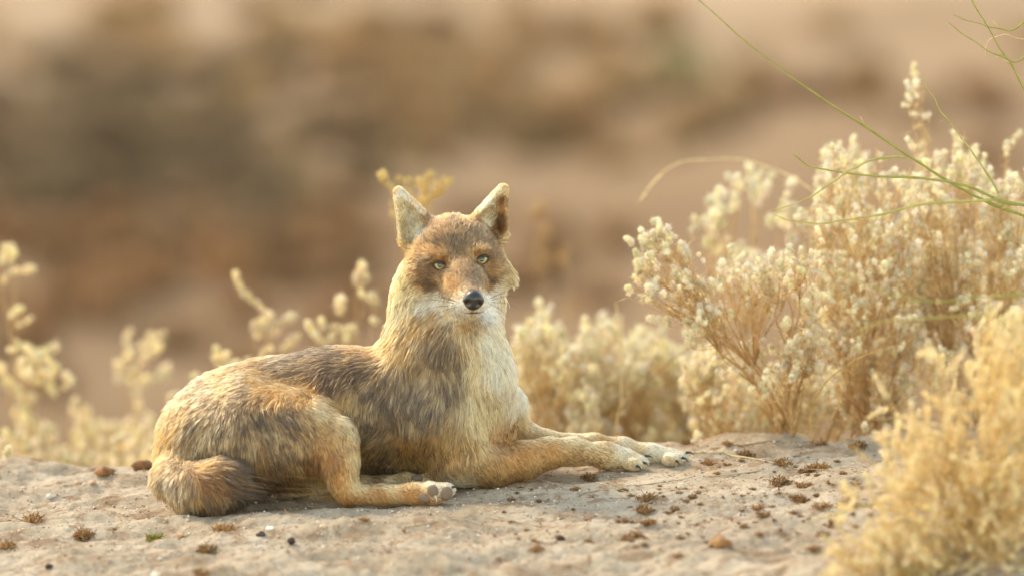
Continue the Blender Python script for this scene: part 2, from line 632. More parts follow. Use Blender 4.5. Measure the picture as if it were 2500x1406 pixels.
def surface_nets(f, xs, ys, zs):
    ins = f < 0
    n0, n1_, n2_ = f.shape
    cnt = np.zeros((n0 - 1, n1_ - 1, n2_ - 1), np.int8)
    for a in (0, 1):
        for b2 in (0, 1):
            for c in (0, 1):
                cnt += ins[a:n0 - 1 + a, b2:n1_ - 1 + b2, c:n2_ - 1 + c]
    act = (cnt > 0) & (cnt < 8)
    idx = np.full(act.shape, -1, np.int64)
    ci = np.argwhere(act)
    idx[act] = np.arange(len(ci))
    acc = np.zeros((len(ci), 3))
    num = np.zeros(len(ci))
    ax = (xs, ys, zs)
    off = [(a, b2, c) for a in (0, 1) for b2 in (0, 1) for c in (0, 1)]
    for o in off:
        for d in range(3):
            if o[d] == 0:
                q = list(o)
                q[d] = 1
                fa = f[ci[:, 0] + o[0], ci[:, 1] + o[1], ci[:, 2] + o[2]]
                fb = f[ci[:, 0] + q[0], ci[:, 1] + q[1], ci[:, 2] + q[2]]
                cr = (fa < 0) != (fb < 0)
                t = np.where(cr, fa / np.where(cr, fa - fb, 1), 0)
                pt = np.stack([ax[e][ci[:, e] + o[e]] for e in range(3)], -1)
                pq = ax[d][ci[:, d] + 1]
                pt[:, d] = pt[:, d] + t * (pq - pt[:, d])
                acc[cr] += pt[cr]
                num[cr] += 1
    V = acc / num[:, None]
    Q = []
    for d in range(3):
        e1, e2 = [(1, 2), (2, 0), (0, 1)][d]
        sl0 = [slice(1, -1)] * 3
        sl0[d] = slice(0, -1)
        sl1 = list(sl0)
        sl1[d] = slice(1, None)
        A_, B_ = ins[tuple(sl0)], ins[tuple(sl1)]
        ed = np.argwhere(A_ != B_)
        flip = A_[tuple(ed.T)]
        base = ed.copy()
        for e in range(3):
            if e != d:
                base[:, e] += 1
        def cell(i, j):
            q = base.copy()
            q[:, e1] -= i
            q[:, e2] -= j
            return idx[q[:, 0], q[:, 1], q[:, 2]]
        q4 = np.stack([cell(1, 1), cell(0, 1), cell(0, 0), cell(1, 0)], -1)
        q4[~flip] = q4[~flip][:, ::-1]
        Q.append(q4)
    return V, np.concatenate(Q)


BV, BF = surface_nets(FLD, vx, vy, vz)
del FLD
# relax
for it in range(3):
    acc = np.zeros_like(BV)
    num = np.zeros(len(BV))
    for a in range(4):
        i, j = BF[:, a], BF[:, (a + 1) % 4]
        for c in range(3):
            acc[:, c] += np.bincount(i, BV[j, c], len(BV)) + np.bincount(j, BV[i, c], len(BV))
        num += np.bincount(i, minlength=len(BV)) + np.bincount(j, minlength=len(BV))
    BV = BV + 0.5 * (acc / np.maximum(num, 1)[:, None] - BV)

FN = np.cross(BV[BF[:, 2]] - BV[BF[:, 0]], BV[BF[:, 3]] - BV[BF[:, 1]])
VN = np.zeros_like(BV)
for a in range(4):
    for c in range(3):
        VN[:, c] += np.bincount(BF[:, a], FN[:, c], len(BV))
VN /= np.linalg.norm(VN, axis=1)[:, None] + 1e-12

# ---- coat maps (colour, with shade under the chin painted in, lie, length), given as marks over the animal's side
KEY = {  # colour, share of dark tipped hairs
    'O': (lin(190, 138, 82), .12), 'T': (lin(184, 146, 98), .22), 'G': (lin(174, 148, 114), .50), 'H': (lin(176, 150, 116), .42),
    'D': (lin(132, 106, 78), .62), 'C': (lin(214, 186, 142), .10), 'W': (lin(224, 210, 184), .03), 'R': (lin(172, 124, 80), .2),
    'B': (lin(136, 102, 68), .25), 'K': (lin(60, 50, 44), .75), 'U': (lin(180, 138, 88), .22), 'M': (lin(150, 122, 92), .30), 'A': (lin(160, 122, 78), .5), 'N': (lin(176, 134, 82), .28), 'w': (lin(252, 248, 240), .0), 'Y': (lin(224, 184, 122), .06),
    'F': (lin(148, 117, 82), .46), 'f': (lin(162, 124, 81), .26), 'o': (lin(176, 130, 82), .15), 'b': (lin(120, 95, 70), .5)}
CPTS = '''1105 550 F;1060 560 F;1150 560 F;1110 600 F;1120 522 f;1075 522 O;1150 522 O;1060 620 f;1060 590 F;1160 595 F;1165 612 f;1040 650 F;1020 660 f;1215 630 F;1120 640 F;1105 645 f;1145 640 f;1132 672 F;1148 702 M;1094 661 b;1160 648 b;1044 643 b;1203 621 b;1088 634 f;1140 655 F;
1095 680 o;1100 705 o;1115 722 o;1108 690 o;1122 700 f;1062 694 b;1052 682 F;1074 684 f;1045 695 F;1030 685 f;1080 670 f;1085 712 f;1078 722 w;1066 738 w;1090 742 w;1105 744 w;1115 752 w;1128 755 w;1140 760 w;1168 759 w;1000 710 C;1000 735 C;1035 715 C;1040 740 W;1070 728 W;1082 742 W;1095 750 W;1100 738 W;1108 745 W;1095 765 C;1060 768 U;1015 760 U;1120 748 w;1120 740 w;
1140 768 C;1155 766 H;1150 772 C;1185 752 w;1197 742 w;1203 712 w;1206 695 W;1200 725 w;1194 684 b;1190 695 o;1180 700 f;1172 690 F;1185 665 F;1205 665 f;1225 690 C;1240 650 f;1225 740 C;1230 715 C;1245 675 C;1265 675 C;960 680 Y;950 740 Y;982 640 Y;972 610 Y;968 710 Y;985 670 Y;975 745 C;1020 740 W;1005 690 C;1000 625 f;1200 600 F;1238 600 Y;1248 630 Y;1020 610 f;1180 640 f;
985 505 W;998 535 W;1008 558 W;980 480 W;1018 530 W;985 545 C;972 505 C;1000 466 O;1024 488 O;1046 508 O;1052 530 B;1052 552 B;962 452 O;1182 530 W;1180 512 C;1195 545 W;1196 500 W;1205 478 C;1190 470 O;1170 490 O;1150 512 O;1212 520 C;1222 512 R;1228 492 B;1224 470 C;1222 535 B;1215 552 B;1236 450 O;1205 568 B;1168 542 B;1150 525 O;
1000 800 N;955 800 N;938 770 Y;935 800 Y;1020 780 N;1060 800 N;1082 832 D;1050 870 G;1110 880 G;1000 860 N;950 840 N;1095 800 G;1130 795 T;1155 788 T;1100 860 D;1060 840 G;1180 830 W;1200 900 W;1170 960 C;1230 950 W;1150 900 C;1140 850 C;1210 1000 C;1180 1020 C;1110 930 G;1215 800 C;1120 800 C;
1000 940 G;950 920 G;925 985 G;965 965 G;945 978 D;1050 1000 G;1080 1060 T;1150 1080 T;1000 1080 T;1100 1150 T;1050 1150 U;950 1120 G;920 1150 G;1000 1165 C;1180 1060 C;1040 930 G;
885 850 R;800 870 D;740 872 D;695 885 G;820 920 D;880 900 D;650 900 B;700 912 D;850 960 T;880 1020 G;900 1060 G;770 905 D;900 950 G;
700 940 O;760 955 O;820 985 O;640 940 O;880 1090 U;780 1000 C;840 1020 C;600 950 G;
560 930 T;500 970 G;450 1010 T;415 1060 O;395 1110 O;470 1040 G;560 1000 G;540 1060 H;600 1085 H;650 1040 G;700 1030 G;760 1040 T;800 1060 T;680 1100 G;620 1130 U;720 1140 T;780 1120 R;740 1100 G;680 1180 B;640 1190 B;510 1100 H;450 1080 G;
852 1060 C;840 1085 T;820 1125 R;866 1120 C;830 1170 O;872 1180 C;850 1218 O;930 1212 O;1000 1205 O;950 1187 C;1050 1182 W;1100 1182 W;1035 1215 O;
950 1165 C;1020 1165 C;775 1190 C;
440 1110 H;430 1150 H;415 1190 G;480 1140 A;530 1150 A;500 1190 A;460 1205 G;540 1212 A;568 1165 B;590 1195 K;600 1225 K;560 1128 D;590 1150 K;400 1210 T;520 1235 A;575 1185 D;578 1225 K;480 1220 A;450 1180 G;
1250 1110 O;1300 1100 O;1200 1160 T;1350 1090 O;1400 1078 C;1400 1110 T;1480 1100 C;1540 1125 C;1520 1100 W;1580 1120 W;1450 1130 T;1300 1150 T;1450 1090 C;
1260 990 W;1280 1030 C;1222 1050 R;1240 1068 B;1350 1060 C;1480 1070 U;1600 1100 W;1660 1110 W;1640 1130 C;1560 1090 C'''
cp = [c.split() for c in CPTS.replace('\n', '').split(';')]
CXY = np.array([[float(c[0]), float(c[1])] for c in cp])
CRGB = np.array([KEY[c[2]][0] for c in cp])
CTK = np.array([KEY[c[2]][1] for c in cp])
# px py  dx dy(down)  length mm  lift
DPTS = '''1150 700 -.1 -1 5 .3;1150 755 .0 .6 5 .5;1130 735 -.9 .2 7 .4;1185 735 .9 .1 6 .4;1135 680 -.2 -1 7 .3;1120 640 -.1 -1 10 .35;1110 590 -.1 -1 14 .4;1060 590 -.6 -.8 14 .4;1160 580 .5 -.9 14 .4;1100 530 0 -1 16 .5;
1045 650 -1 -.1 13 .4;1030 690 -1 .4 18 .4;980 690 -.7 .9 22 .4;960 650 -.7 .7 20 .4;1060 710 -1 .4 14 .4;1080 740 -.8 .6 16 .4;1215 640 1 -.1 16 .4;1248 668 1 .3 30 .4;1225 668 1 .2 28 .4;1215 690 .9 .4 18 .4;1235 630 .6 .5 14 .35;1225 730 .6 .8 26 .4;1200 600 .8 -.5 16 .4;
1000 750 -.6 .9 30 .4;950 780 -.5 1 36 .45;1150 770 0 1 10 .5;1090 775 -.4 1 24 .4;
985 500 -.3 -1 8 .4;1000 545 -.6 -.7 13 .4;1035 530 -.3 -1 9 .35;968 462 -.2 -1 4 .4;1195 530 .6 -.7 13 .4;1225 490 .4 -1 8 .4;1165 520 .2 -1 10 .4;1238 460 .2 -1 4 .4;1242 490 .1 -1 4 .4;975 535 -.2 -1 4 .4;
940 830 -.6 .8 36 .35;1000 830 -.2 1 38 .35;1080 830 .0 1 38 .4;1180 830 .15 1 30 .35;1235 830 .3 1 26 .3;1000 900 .1 1 38 .3;1100 920 .1 1 38 .38;1200 930 .0 1 30 .3;1240 960 .3 1 26 .3;
1000 1000 .15 1 40 .3;1100 1030 .05 1 38 .3;1150 1090 .2 1 24 .3;1050 1130 .1 1 28 .3;950 1120 -.5 .8 26 .3;900 1060 -.6 .7 30 .35;1000 1170 .2 1 16 .25;930 1160 .0 1 16 .25;
900 860 -.8 .5 38 .35;820 870 -1 .25 36 .3;740 880 -1 .25 34 .3;650 905 -1 .4 32 .3;880 940 -.7 .8 38 .3;820 950 -.7 .8 34 .3;750 945 -.5 .7 30 .3;680 945 -.4 .8 30 .3;850 1000 -.1 1 30 .4;790 985 .6 .6 26 .5;
560 940 -.8 .6 24 .35;480 990 -.7 .9 24 .35;430 1050 -.5 1 24 .35;395 1110 -.35 1 24 .35;560 1030 .1 1 26 .35;650 1030 .3 .9 26 .35;720 1040 .6 .8 24 .35;600 1110 .3 1 34 .35;700 1130 .3 1 36 .35;760 1130 .3 1 30 .3;660 1190 .3 1 34 .3;470 1060 -.1 1 34 .35;
800 1050 .5 .8 16 .3;850 1080 .4 1 12 .3;830 1130 .3 1 12 .3;840 1180 .3 1 9 .3;900 1200 .8 .5 8 .3;1000 1205 1 .25 7 .3;1070 1190 1 -.1 6 .4;940 1168 1 .1 7 .3;
435 1100 .1 1 26 .35;400 1190 -.1 1 28 .35;450 1150 .45 .9 30 .35;450 1195 .35 1 34 .4;500 1140 .9 .25 36 .4;540 1130 1 .15 38 .4;540 1180 1 .3 34 .4;510 1210 .6 .9 34 .4;565 1220 .8 .7 30 .4;590 1180 .8 .6 26 .35;595 1220 .8 .6 24 .35;
1200 1120 .6 .8 12 .25;1280 1110 .7 .6 9 .25;1220 1170 .5 .9 16 .3;1380 1090 1 .3 8 .25;1480 1100 1 .3 8 .3;1560 1120 1 .3 8 .3;1330 1140 .7 .7 12 .3;
1250 980 .3 1 24 .3;1280 1030 .6 .8 14 .3;1225 1050 -.2 1 20 .4;1360 1065 1 .15 7 .25;1500 1080 1 .3 7 .25;1640 1110 1 .2 8 .3'''
dp = np.array([[float(v) for v in c.split()] for c in DPTS.replace('\n', '').split(';')])


def idw(Q, pts, vals, power=4.0, soft=9.0):
    r = np.zeros((len(Q), vals.shape[1]))
    for s0 in range(0, len(Q), 20000):
        q = Q[s0:s0 + 20000]
        d2 = ((q[:, None] - pts[None]) ** 2).sum(-1) + soft ** 2
        w = d2 ** (-power / 2)
        r[s0:s0 + 20000] = (w @ vals) / w.sum(1)[:, None]
    return r


VPX = proj(BV)
vcol = idw(VPX, CXY, CRGB)
jackal = empty('jackal', Vector(on_ground(830, 0.0)))
tag(jackal, 'golden jackal lying on the clay mound and facing the camera', 'jackal')
m_skin = tint_mat('jackal_skin', 0.9, 0.0, 0.2, 400, 0.1)
body = new_mesh('body', BV, BF, m_skin, jackal, True, vcol * 0.75)

# places where no fur grows: eyes, nose, pads
EYES = [(1074, 648, -1), (1177, 634, 1)]


def surf_y(px, py, rad=7):
    d = np.hypot(VPX[:, 0] - px, VPX[:, 1] - py)
    sel = d < rad
    return BV[sel, 1].min() if sel.any() else 0.0


BARE = [(1074, 649, 16, 10.5), (1177, 635, 16, 10.5), (1093, 658, 7, 5), (1161, 646, 6, 5), (1157, 733, 25, 25),
        (1057, 1198, 13, 14), (1089, 1204, 16, 17), (1037, 1215, 14, 11), (1018, 1166, 14, 8)]


def build_fur(nroots):
    T = np.concatenate([BF[:, [0, 1, 2]], BF[:, [0, 2, 3]]])
    e1 = BV[T[:, 1]] - BV[T[:, 0]]
    e2 = BV[T[:, 2]] - BV[T[:, 0]]
    nrm = np.cross(e1, e2)
    ar = np.linalg.norm(nrm, axis=1) / 2
    cen = (BV[T[:, 0]] + BV[T[:, 1]] + BV[T[:, 2]]) / 3
    cpx = proj(cen)
    fn = nrm / (2 * ar[:, None] + 1e-15)
    facing = fn @ (-FWD)
    w = ar * np.where(facing > -0.25, 1.0, 0.35)
    L = idw(cpx, dp[:, :2], dp[:, 4:5])[:, 0]
    w *= np.clip((22.0 / L) ** 0.75, 0.8, 3.0)           # short coat is denser
    w *= np.where(cpx[:, 1] < 575, 2.2, np.where(cpx[:, 1] < 790, 1.45, 1.0))
    gz_ = ground_z(cen[:, 0], cen[:, 1], False)
    w *= np.where(cen[:, 2] < gz_ - 0.004, 0.0, 1.0)
    t = RNG.choice(len(T), nroots, p=w / w.sum())
    u, v = RNG.random(nroots), RNG.random(nroots)
    fl = u + v > 1
    u[fl], v[fl] = 1 - u[fl], 1 - v[fl]
    P = BV[T[t, 0]] * (1 - u - v)[:, None] + BV[T[t, 1]] * u[:, None] + BV[T[t, 2]] * v[:, None]
    N = VN[T[t, 0]] * (1 - u - v)[:, None] + VN[T[t, 1]] * u[:, None] + VN[T[t, 2]] * v[:, None]
    N /= np.linalg.norm(N, axis=1)[:, None] + 1e-12
    Q = proj(P)
    keep = np.ones(nroots, bool)
    front = (N @ (-FWD)) > -0.1
    for bx, by, rx, ry in BARE:
        keep &= ~((((Q[:, 0] - bx) / rx) ** 2 + ((Q[:, 1] - by) / ry) ** 2 < 1) & front)
    P, N, Q = P[keep], N[keep], Q[keep]
    n = len(P)
    jit = Q + RNG.normal(0, 1, (n, 2)) * np.where(Q[:, 1:] < 575, 1.5, np.where(Q[:, 1:] < 780, 3.5, 11.0))
    D = idw(Q, dp[:, :2], dp[:, 2:6], 4, 12)
    C = idw(jit, CXY, np.hstack([CRGB, CTK[:, None]]), 4, 9)
    # noise in the lie so that the coat parts into tufts
    a = 0.55 * fbm(P[:, 0] * 38, P[:, 1] * 38, P[:, 2] * 38, 71, 2) * np.clip(D[:, 2] / 30, .35, 1.1)
    d2 = D[:, :2] / (np.linalg.norm(D[:, :2], axis=1)[:, None] + 1e-9)
    dx = d2[:, 0] * np.cos(a) - d2[:, 1] * np.sin(a)
    dy = d2[:, 0] * np.sin(a) + d2[:, 1] * np.cos(a)
    d3 = np.stack([dx, np.zeros(n), -dy], -1)
    topf = np.clip(N[:, 2], 0, 1) * np.where(Q[:, 1] < 620, 1, 0.0)
    d3[:, 1] += 0.6 * topf
    d3 += RNG.normal(0, .13, (n, 3))
    tg = d3 - N * (d3 * N).sum(1)[:, None]
    tg /= np.linalg.norm(tg, axis=1)[:, None] + 1e-9
    Lm = D[:, 2] * np.where(D[:, 2] > 16, .76, .9) * 1e-3 * RNG.uniform(.55, 1.2, n) * (1 + .25 * fbm(P[:, 0] * 30, P[:, 1] * 30, P[:, 2] * 30, 77, 2))
    guard = RNG.random(n) < 0.10
    Lm = np.where(guard & (D[:, 2] > 12), Lm * 1.35, Lm)
    lift = np.clip(D[:, 3] + RNG.normal(0, .12, n), .05, .95)
    d0 = tg * np.sqrt(1 - lift ** 2)[:, None] + N * lift[:, None]
    droop = np.array([0, 0, -1.0]) * .22 + N * (-0.35)
    K = 5
    tt = np.linspace(0, 1, K)
    pts = P[:, None] + Lm[:, None, None] * (d0[:, None] * tt[None, :, None] + (tg[:, None] * .15 + droop[None] if droop.ndim == 1 else droop[:, None] + tg[:, None] * .15) * (tt ** 2)[None, :, None] * .5)
    coarse = RNG.random(n) < .17                       # coarse guard hairs, dark or pale tipped
    # clumps
    cell = np.where(D[:, 2] > 20, .0058, .0034)
    off = RNG.random(3)
    warp = np.stack([vnoise(P[:, 0] * 60, P[:, 1] * 60, P[:, 2] * 60, 91 + i) for i in range(3)], -1) * .005
    g3 = np.floor((P + warp) / cell[:, None] + off).astype(np.int64)
    g3 -= g3.min(0)
    key = (g3[:, 0] * 2048 + g3[:, 1]) * 2048 + g3[:, 2]
    _, inv = np.unique(key, return_inverse=True)
    nc = inv.max() + 1
    cnt = np.bincount(inv, minlength=nc)
    for kk in range(1, K):
        mean = np.stack([np.bincount(inv, pts[:, kk, c], nc) / cnt for c in range(3)], -1)
        pull = (0.62 * tt[kk] ** 1.2) * RNG.uniform(.5, 1.15, n) * np.where(coarse, .4, 1)
        pts[:, kk] += (mean[inv] - pts[:, kk]) * pull[:, None]
    # stay above the ground
    gz2 = ground_z(P[:, 0], P[:, 1], False) + 0.001
    pts[:, :, 2] = np.maximum(pts[:, :, 2], np.minimum(gz2, P[:, 2])[:, None])
    # colours
    crand = RNG.normal(0, 1, nc)[inv]
    base = (C[:, :3] ** 1.25 * .86) * np.clip(1 + .28 * crand + RNG.normal(0, .12, n), .35, 1.7)[:, None]
    patch = np.clip(.5 + .5 * fbm(P[:, 0] * 70, P[:, 1] * 70, P[:, 2] * 70, 83, 3), 0, 1.2)
    ptick = np.clip(C[:, 3] * (.35 + 1.3 * patch), 0, .95)
    tick = (RNG.random(n) * .35 + .65 * _hash(g3[:, 0], g3[:, 1], g3[:, 2], 5)) < ptick
    cols = np.repeat(base[:, None], K, 1)
    dark = np.array([0.040, 0.028, 0.020])
    prof = np.array([0, .15, .65, .95, .95])
    cols = np.where(tick[:, None, None], cols * (1 - prof[None, :, None]) + dark * prof[None, :, None], cols)
    pale = np.array([1.05, 1.08, 1.12])
    cols[:, 0] *= 0.9
    cols[:, -1] = np.where(tick[:, None], cols[:, -1], cols[:, -1] * pale)
    gd = coarse & (RNG.random(n) < np.clip(C[:, 3] * 1.9 * (.4 + 1.1 * patch), 0.02, .95))
    cols = np.where(gd[:, None, None], cols * (1 - prof[None, :, None]) + dark * .6 * prof[None, :, None], cols)
    gp = coarse & ~gd
    cols = np.where(gp[:, None, None], np.clip(cols * 1.25, 0, .9), cols)
    hw = np.where(coarse, 1.9, 1.0) * np.where(D[:, 2] > 20, 0.00042, np.where(D[:, 2] > 10, .00032, .00025)) * RNG.uniform(.7, 1.25, n)
    radii = hw[:, None] * np.array([1.0, 1.0, .85, .6, .2])[None]
    return pts, cols, radii


def hair_object(name, pts, cols, radii, mat, parent):
    n, K = pts.shape[:2]
    cu = bpy.data.hair_curves.new(name)
    cu.add_curves([K] * n)
    o = np.array(bpy_world_loc(parent))
    cu.attributes['position'].data.foreach_set('vector', (pts - 0).reshape(-1).astype(np.float32))
    ra = cu.attributes.get('radius') or cu.attributes.new('radius', 'FLOAT', 'POINT')
    ra.data.foreach_set('value', radii.reshape(-1).astype(np.float32))
    ca = cu.attributes.new('tint', 'FLOAT_COLOR', 'POINT')
    c4 = np.ones((n * K, 4), np.float32)
    c4[:, :3] = cols.reshape(-1, 3)
    ca.data.foreach_set('color', c4.ravel())
    cu.materials.append(mat)
    ob = bpy.data.objects.new(name, cu)
    COL.objects.link(ob)
    attach(ob, parent)
    return ob


m_fur, nt2, b2, out2 = material('jackal_fur')
nt2.nodes.remove(b2)
hb = nt2.nodes.new('ShaderNodeBsdfHairPrincipled')
hb.model = 'CHIANG'
hb.parametrization = 'COLOR'
hb.inputs['Roughness'].default_value = .45
hb.inputs['Radial Roughness'].default_value = .75
hb.inputs['Coat'].default_value = 0.0
ha = nt2.nodes.new('ShaderNodeAttribute')
ha.attribute_name = 'tint'
nt2.links.new(ha.outputs['Color'], hb.inputs['Color'])
nt2.links.new(hb.outputs[0], out2.inputs['Surface'])

hair_object('fur', *build_fur(330000), m_fur, body)

# ---- eyes
m_lid = plain_mat('eyelid_rim', (0.018, 0.014, 0.012), 0.45)
m_ball = plain_mat('eye_white', (0.10, 0.08, 0.05), 0.2, .6, .5)
m_iris, nti, bi, oi = material('iris')
tci = nti.nodes.new('ShaderNodeTexCoord')
nzi = nti.nodes.new('ShaderNodeTexNoise')
nzi.inputs['Scale'].default_value = 900
nti.links.new(tci.outputs['Object'], nzi.inputs['Vector'])
cri = nti.nodes.new('ShaderNodeMix')
cri.data_type = 'RGBA'
cri.inputs['A'].default_value = (.32, .25, .09, 1)
cri.inputs['B'].default_value = (.56, .46, .20, 1)
nti.links.new(nzi.outputs['Fac'], cri.inputs['Factor'])
nti.links.new(cri.outputs['Result'], bi.inputs['Base Color'])
bi.inputs['Roughness'].default_value = .45
bi.inputs['Specular IOR Level'].default_value = .25
bi.inputs['Coat Weight'].default_value = .15
m_pup = plain_mat('pupil', (0.008, 0.007, 0.006), 0.08, .6, 1)


def cap(c, r, axis, ang, lift, n=24, rings=6):
    axis = axis / np.linalg.norm(axis)
    a = np.cross(axis, [0, 0, 1.0])
    a /= np.linalg.norm(a)
    b_ = np.cross(a, axis)
    V = [c + axis * (r + lift)]
    for i in range(1, rings + 1):
        th = ang * i / rings
        for j in range(n):
            ph = 2 * math.pi * j / n
            V.append(c + (r + lift) * (axis * math.cos(th) + math.sin(th) * (a * math.cos(ph) + b_ * math.sin(ph))))
    F = [(0, 1 + j, 1 + (j + 1) % n) for j in range(n)]
    for i in range(rings - 1):
        for j in range(n):
            p, q = 1 + i * n + j, 1 + i * n + (j + 1) % n
            F += [(p, p + n, q + n), (p, q + n, q)]
    return np.array(V), np.array(F)


for ex, ey, sd_ in EYES:
    ys = surf_y(ex, ey, 9)
    R = 15.5 * S
    c = at(ex, ey, ys + R * .72)
    V, F = ICO[3]
    eye = new_mesh('eye', V * R + c, F, m_ball, jackal)
    look = -FWD + np.array([0.02, 0, -.02])
    V, F = cap(c, R, look, radians(68), .0002)
    new_mesh('iris', V, F, m_iris, eye)
    V, F = cap(c, R, look + np.array([-.03, 0, .14]), radians(25), .0004)
    new_mesh('pupil', V, F, m_pup, eye)
    # dark almond rim with a tear corner towards the nose
    tilt = radians(-9) * 1
    ring = []
    for j in range(40):
        ph = 2 * math.pi * j / 40
        u, v = math.cos(ph), math.sin(ph)
        rx = 17.5
        ry = 10.5 if v > 0 else 10.0
        x = rx * u
        yv = ry * (abs(v) ** 1.15) * (1 if v > 0 else -1)
        if u * -sd_ > 0.45:                       # inner corner drops and lengthens
            kx = (u * -sd_ - .45) / .55
            x += -sd_ * 10 * kx
            yv -= 3 * kx
        if v > 0:
            yv *= .73
        rot = radians(22) if sd_ > 0 else radians(-13)
        X = x * math.cos(rot) - yv * math.sin(rot)
        Y = x * math.sin(rot) + yv * math.cos(rot)
        bulge = (1 - min(1, (x / 24) ** 2)) * .0055
        ring.append(at(ex + X, ey - Y, c[1] - R * .55 - bulge + .004))
    ring.append(ring[0])
    ring.append(ring[1])
    rr = np.array([4.4 if j < 21 else 3.4 for j in range(42)]) * S
    V, F = tube(np.array(ring), rr, 8)
    new_mesh('eyelid', V, F, m_lid, jackal)

# ---- nose
m_nose = plain_mat('nose_leather', (0.014, 0.012, 0.012), 0.32, .5, .35, 900, .5)
yn = surf_y(1156, 738, 8)
V, F = ICO[4]
V = V.copy()
u, v_, w_ = V[:, 0], V[:, 1], V[:, 2]
X = 26 * u * (1 - .22 * np.clip(-w_, 0, 1) ** 1.5) * (1 - .10 * np.clip(w_, 0, 1))
Z = 25 * w_
Yd = 20 * v_
NV = np.stack([X, Yd, Z], -1)
for sx_ in (-1, 1):                                # nostrils and their comma slits
    d = np.hypot((X - sx_ * 12.5) / 6.5, (Z + 5) / 7.0)
    NV[:, 1] += np.where(v_ < .3, 12 * np.exp(-d ** 2 * 1.3), 0)
    d = np.hypot((X - sx_ * 19) / 7, (Z + 10) / 3.2)
    NV[:, 1] += np.where(v_ < .6, 6 * np.exp(-d ** 2 * 1.3), 0)
d = np.abs(X) / 1.8
NV[:, 1] += np.where((v_ < .3) & (Z < 2), 3.5 * np.exp(-d ** 2), 0)
NV *= S
cn = at(1156, 733, yn + .003)
rt = radians(-5)
NX = NV[:, 0] * math.cos(rt) - NV[:, 2] * math.sin(rt)
NZ = NV[:, 0] * math.sin(rt) + NV[:, 2] * math.cos(rt)
NV = np.stack([NX, NV[:, 1], NZ], -1)
new_mesh('nose', NV + cn, F, m_nose, jackal)

# ---- mouth line
mp_ = [(1128, 762), (1138, 764), (1148, 765), (1158, 764), (1168, 764), (1176, 762), (1184, 758)]
pts = [at(a, b_, surf_y(a, b_, 6) - .0015) for a, b_ in mp_]
V, F = tube(spline(pts, 24), np.concatenate([np.linspace(.0003, .0012, 12), np.linspace(.0012, .0003, 12)]), 6)
new_mesh('mouth', V, F, m_lid, jackal)

# ---- whiskers
m_wh = plain_mat('whisker', (0.03, 0.025, 0.02), .4)
wp = []
for (a, b_), (c_, d_), sag in [((1112, 735), (1010, 715), 6), ((1110, 740), (985, 738), 8), ((1113, 745), (1005, 772), 8), ((1116, 748), (1030, 790), 6),
                               ((1118, 738), (1035, 722), 3), ((1115, 750), (1045, 800), 4), ((1198, 728), (1262, 708), -4), ((1200, 733), (1275, 726), -6), ((1199, 738), (1268, 752), -5),
                               ((1197, 742), (1245, 775), -3), ((1195, 730), (1240, 716), -3)]:
    y0 = surf_y(a, b_, 8)
    p0, p2 = at(a, b_, y0), at(c_, d_, y0 + .01)
    p1 = at((a + c_) / 2, (b_ + d_) / 2 - abs(sag), y0 - .02)
    wp.append(spline([p0, p1, p2], 5))
wp = np.array(wp)
hair_object('whisker', wp, np.full(wp.shape, .03), np.broadcast_to(np.array([.0004, .0004, .0003, .0002, .0001]), wp.shape[:2]), m_wh, jackal)

# ---- claws and pads
m_claw = plain_mat('claw', (0.03, 0.028, 0.028), .35)
m_palecl = plain_mat('pale_claw', (0.5, 0.45, 0.36), .4)
m_pad = plain_mat('paw_pad', lin(128, 110, 96), .75, .25, 0, 1500, .6)
for pts_, mm in [(((1572, 1113, .100), (1584, 1112, .102), (1593, 1117, .103)), m_claw), (((1566, 1128, .070), (1577, 1130, .068), (1583, 1137, .068)), m_claw),
                 (((1553, 1136, .050), (1561, 1140, .048), (1564, 1147, .048)), m_claw),
                 (((1674, 1104, .152), (1686, 1104, .154), (1695, 1110, .155)), m_claw), (((1664, 1116, .122), (1674, 1119, .120), (1680, 1127, .120)), m_claw),
                 (((1650, 1124, .104), (1656, 1127, .102), (1659, 1134, .102)), m_claw),
                 (((1062, 1209, -.202), (1065, 1216, -.206), (1066, 1225, -.207)), m_palecl), (((1104, 1188, -.195), (1112, 1188, -.197), (1117, 1193, -.198)), m_claw)]:
    V, F = tube(spline([at(*p) for p in pts_], 8), np.linspace(4.2, .8, 8) * S, 8)
    new_mesh('claw', V, F, mm, jackal)


def pad(px, py, rx, rz, rot, depth=.008, back=.004):
    y = surf_y(px, py, 8)
    V, F = ICO[3]
    V = np.sign(V) * np.abs(V) ** .85
    x, z = V[:, 0] * rx * S, V[:, 2] * rz * S
    r_ = radians(rot)
    V = np.stack([x * math.cos(r_) - z * math.sin(r_), V[:, 1] * depth, x * math.sin(r_) + z * math.cos(r_)], -1)
    return new_mesh('paw_pad', V + at(px, py, y + back), F, m_pad, jackal)


pad(1057, 1198, 13, 15, 20)
pad(1089, 1204, 15, 17, -35)
pad(1037, 1215, 15, 11, -15)
pad(1018, 1167, 16, 8, 0)


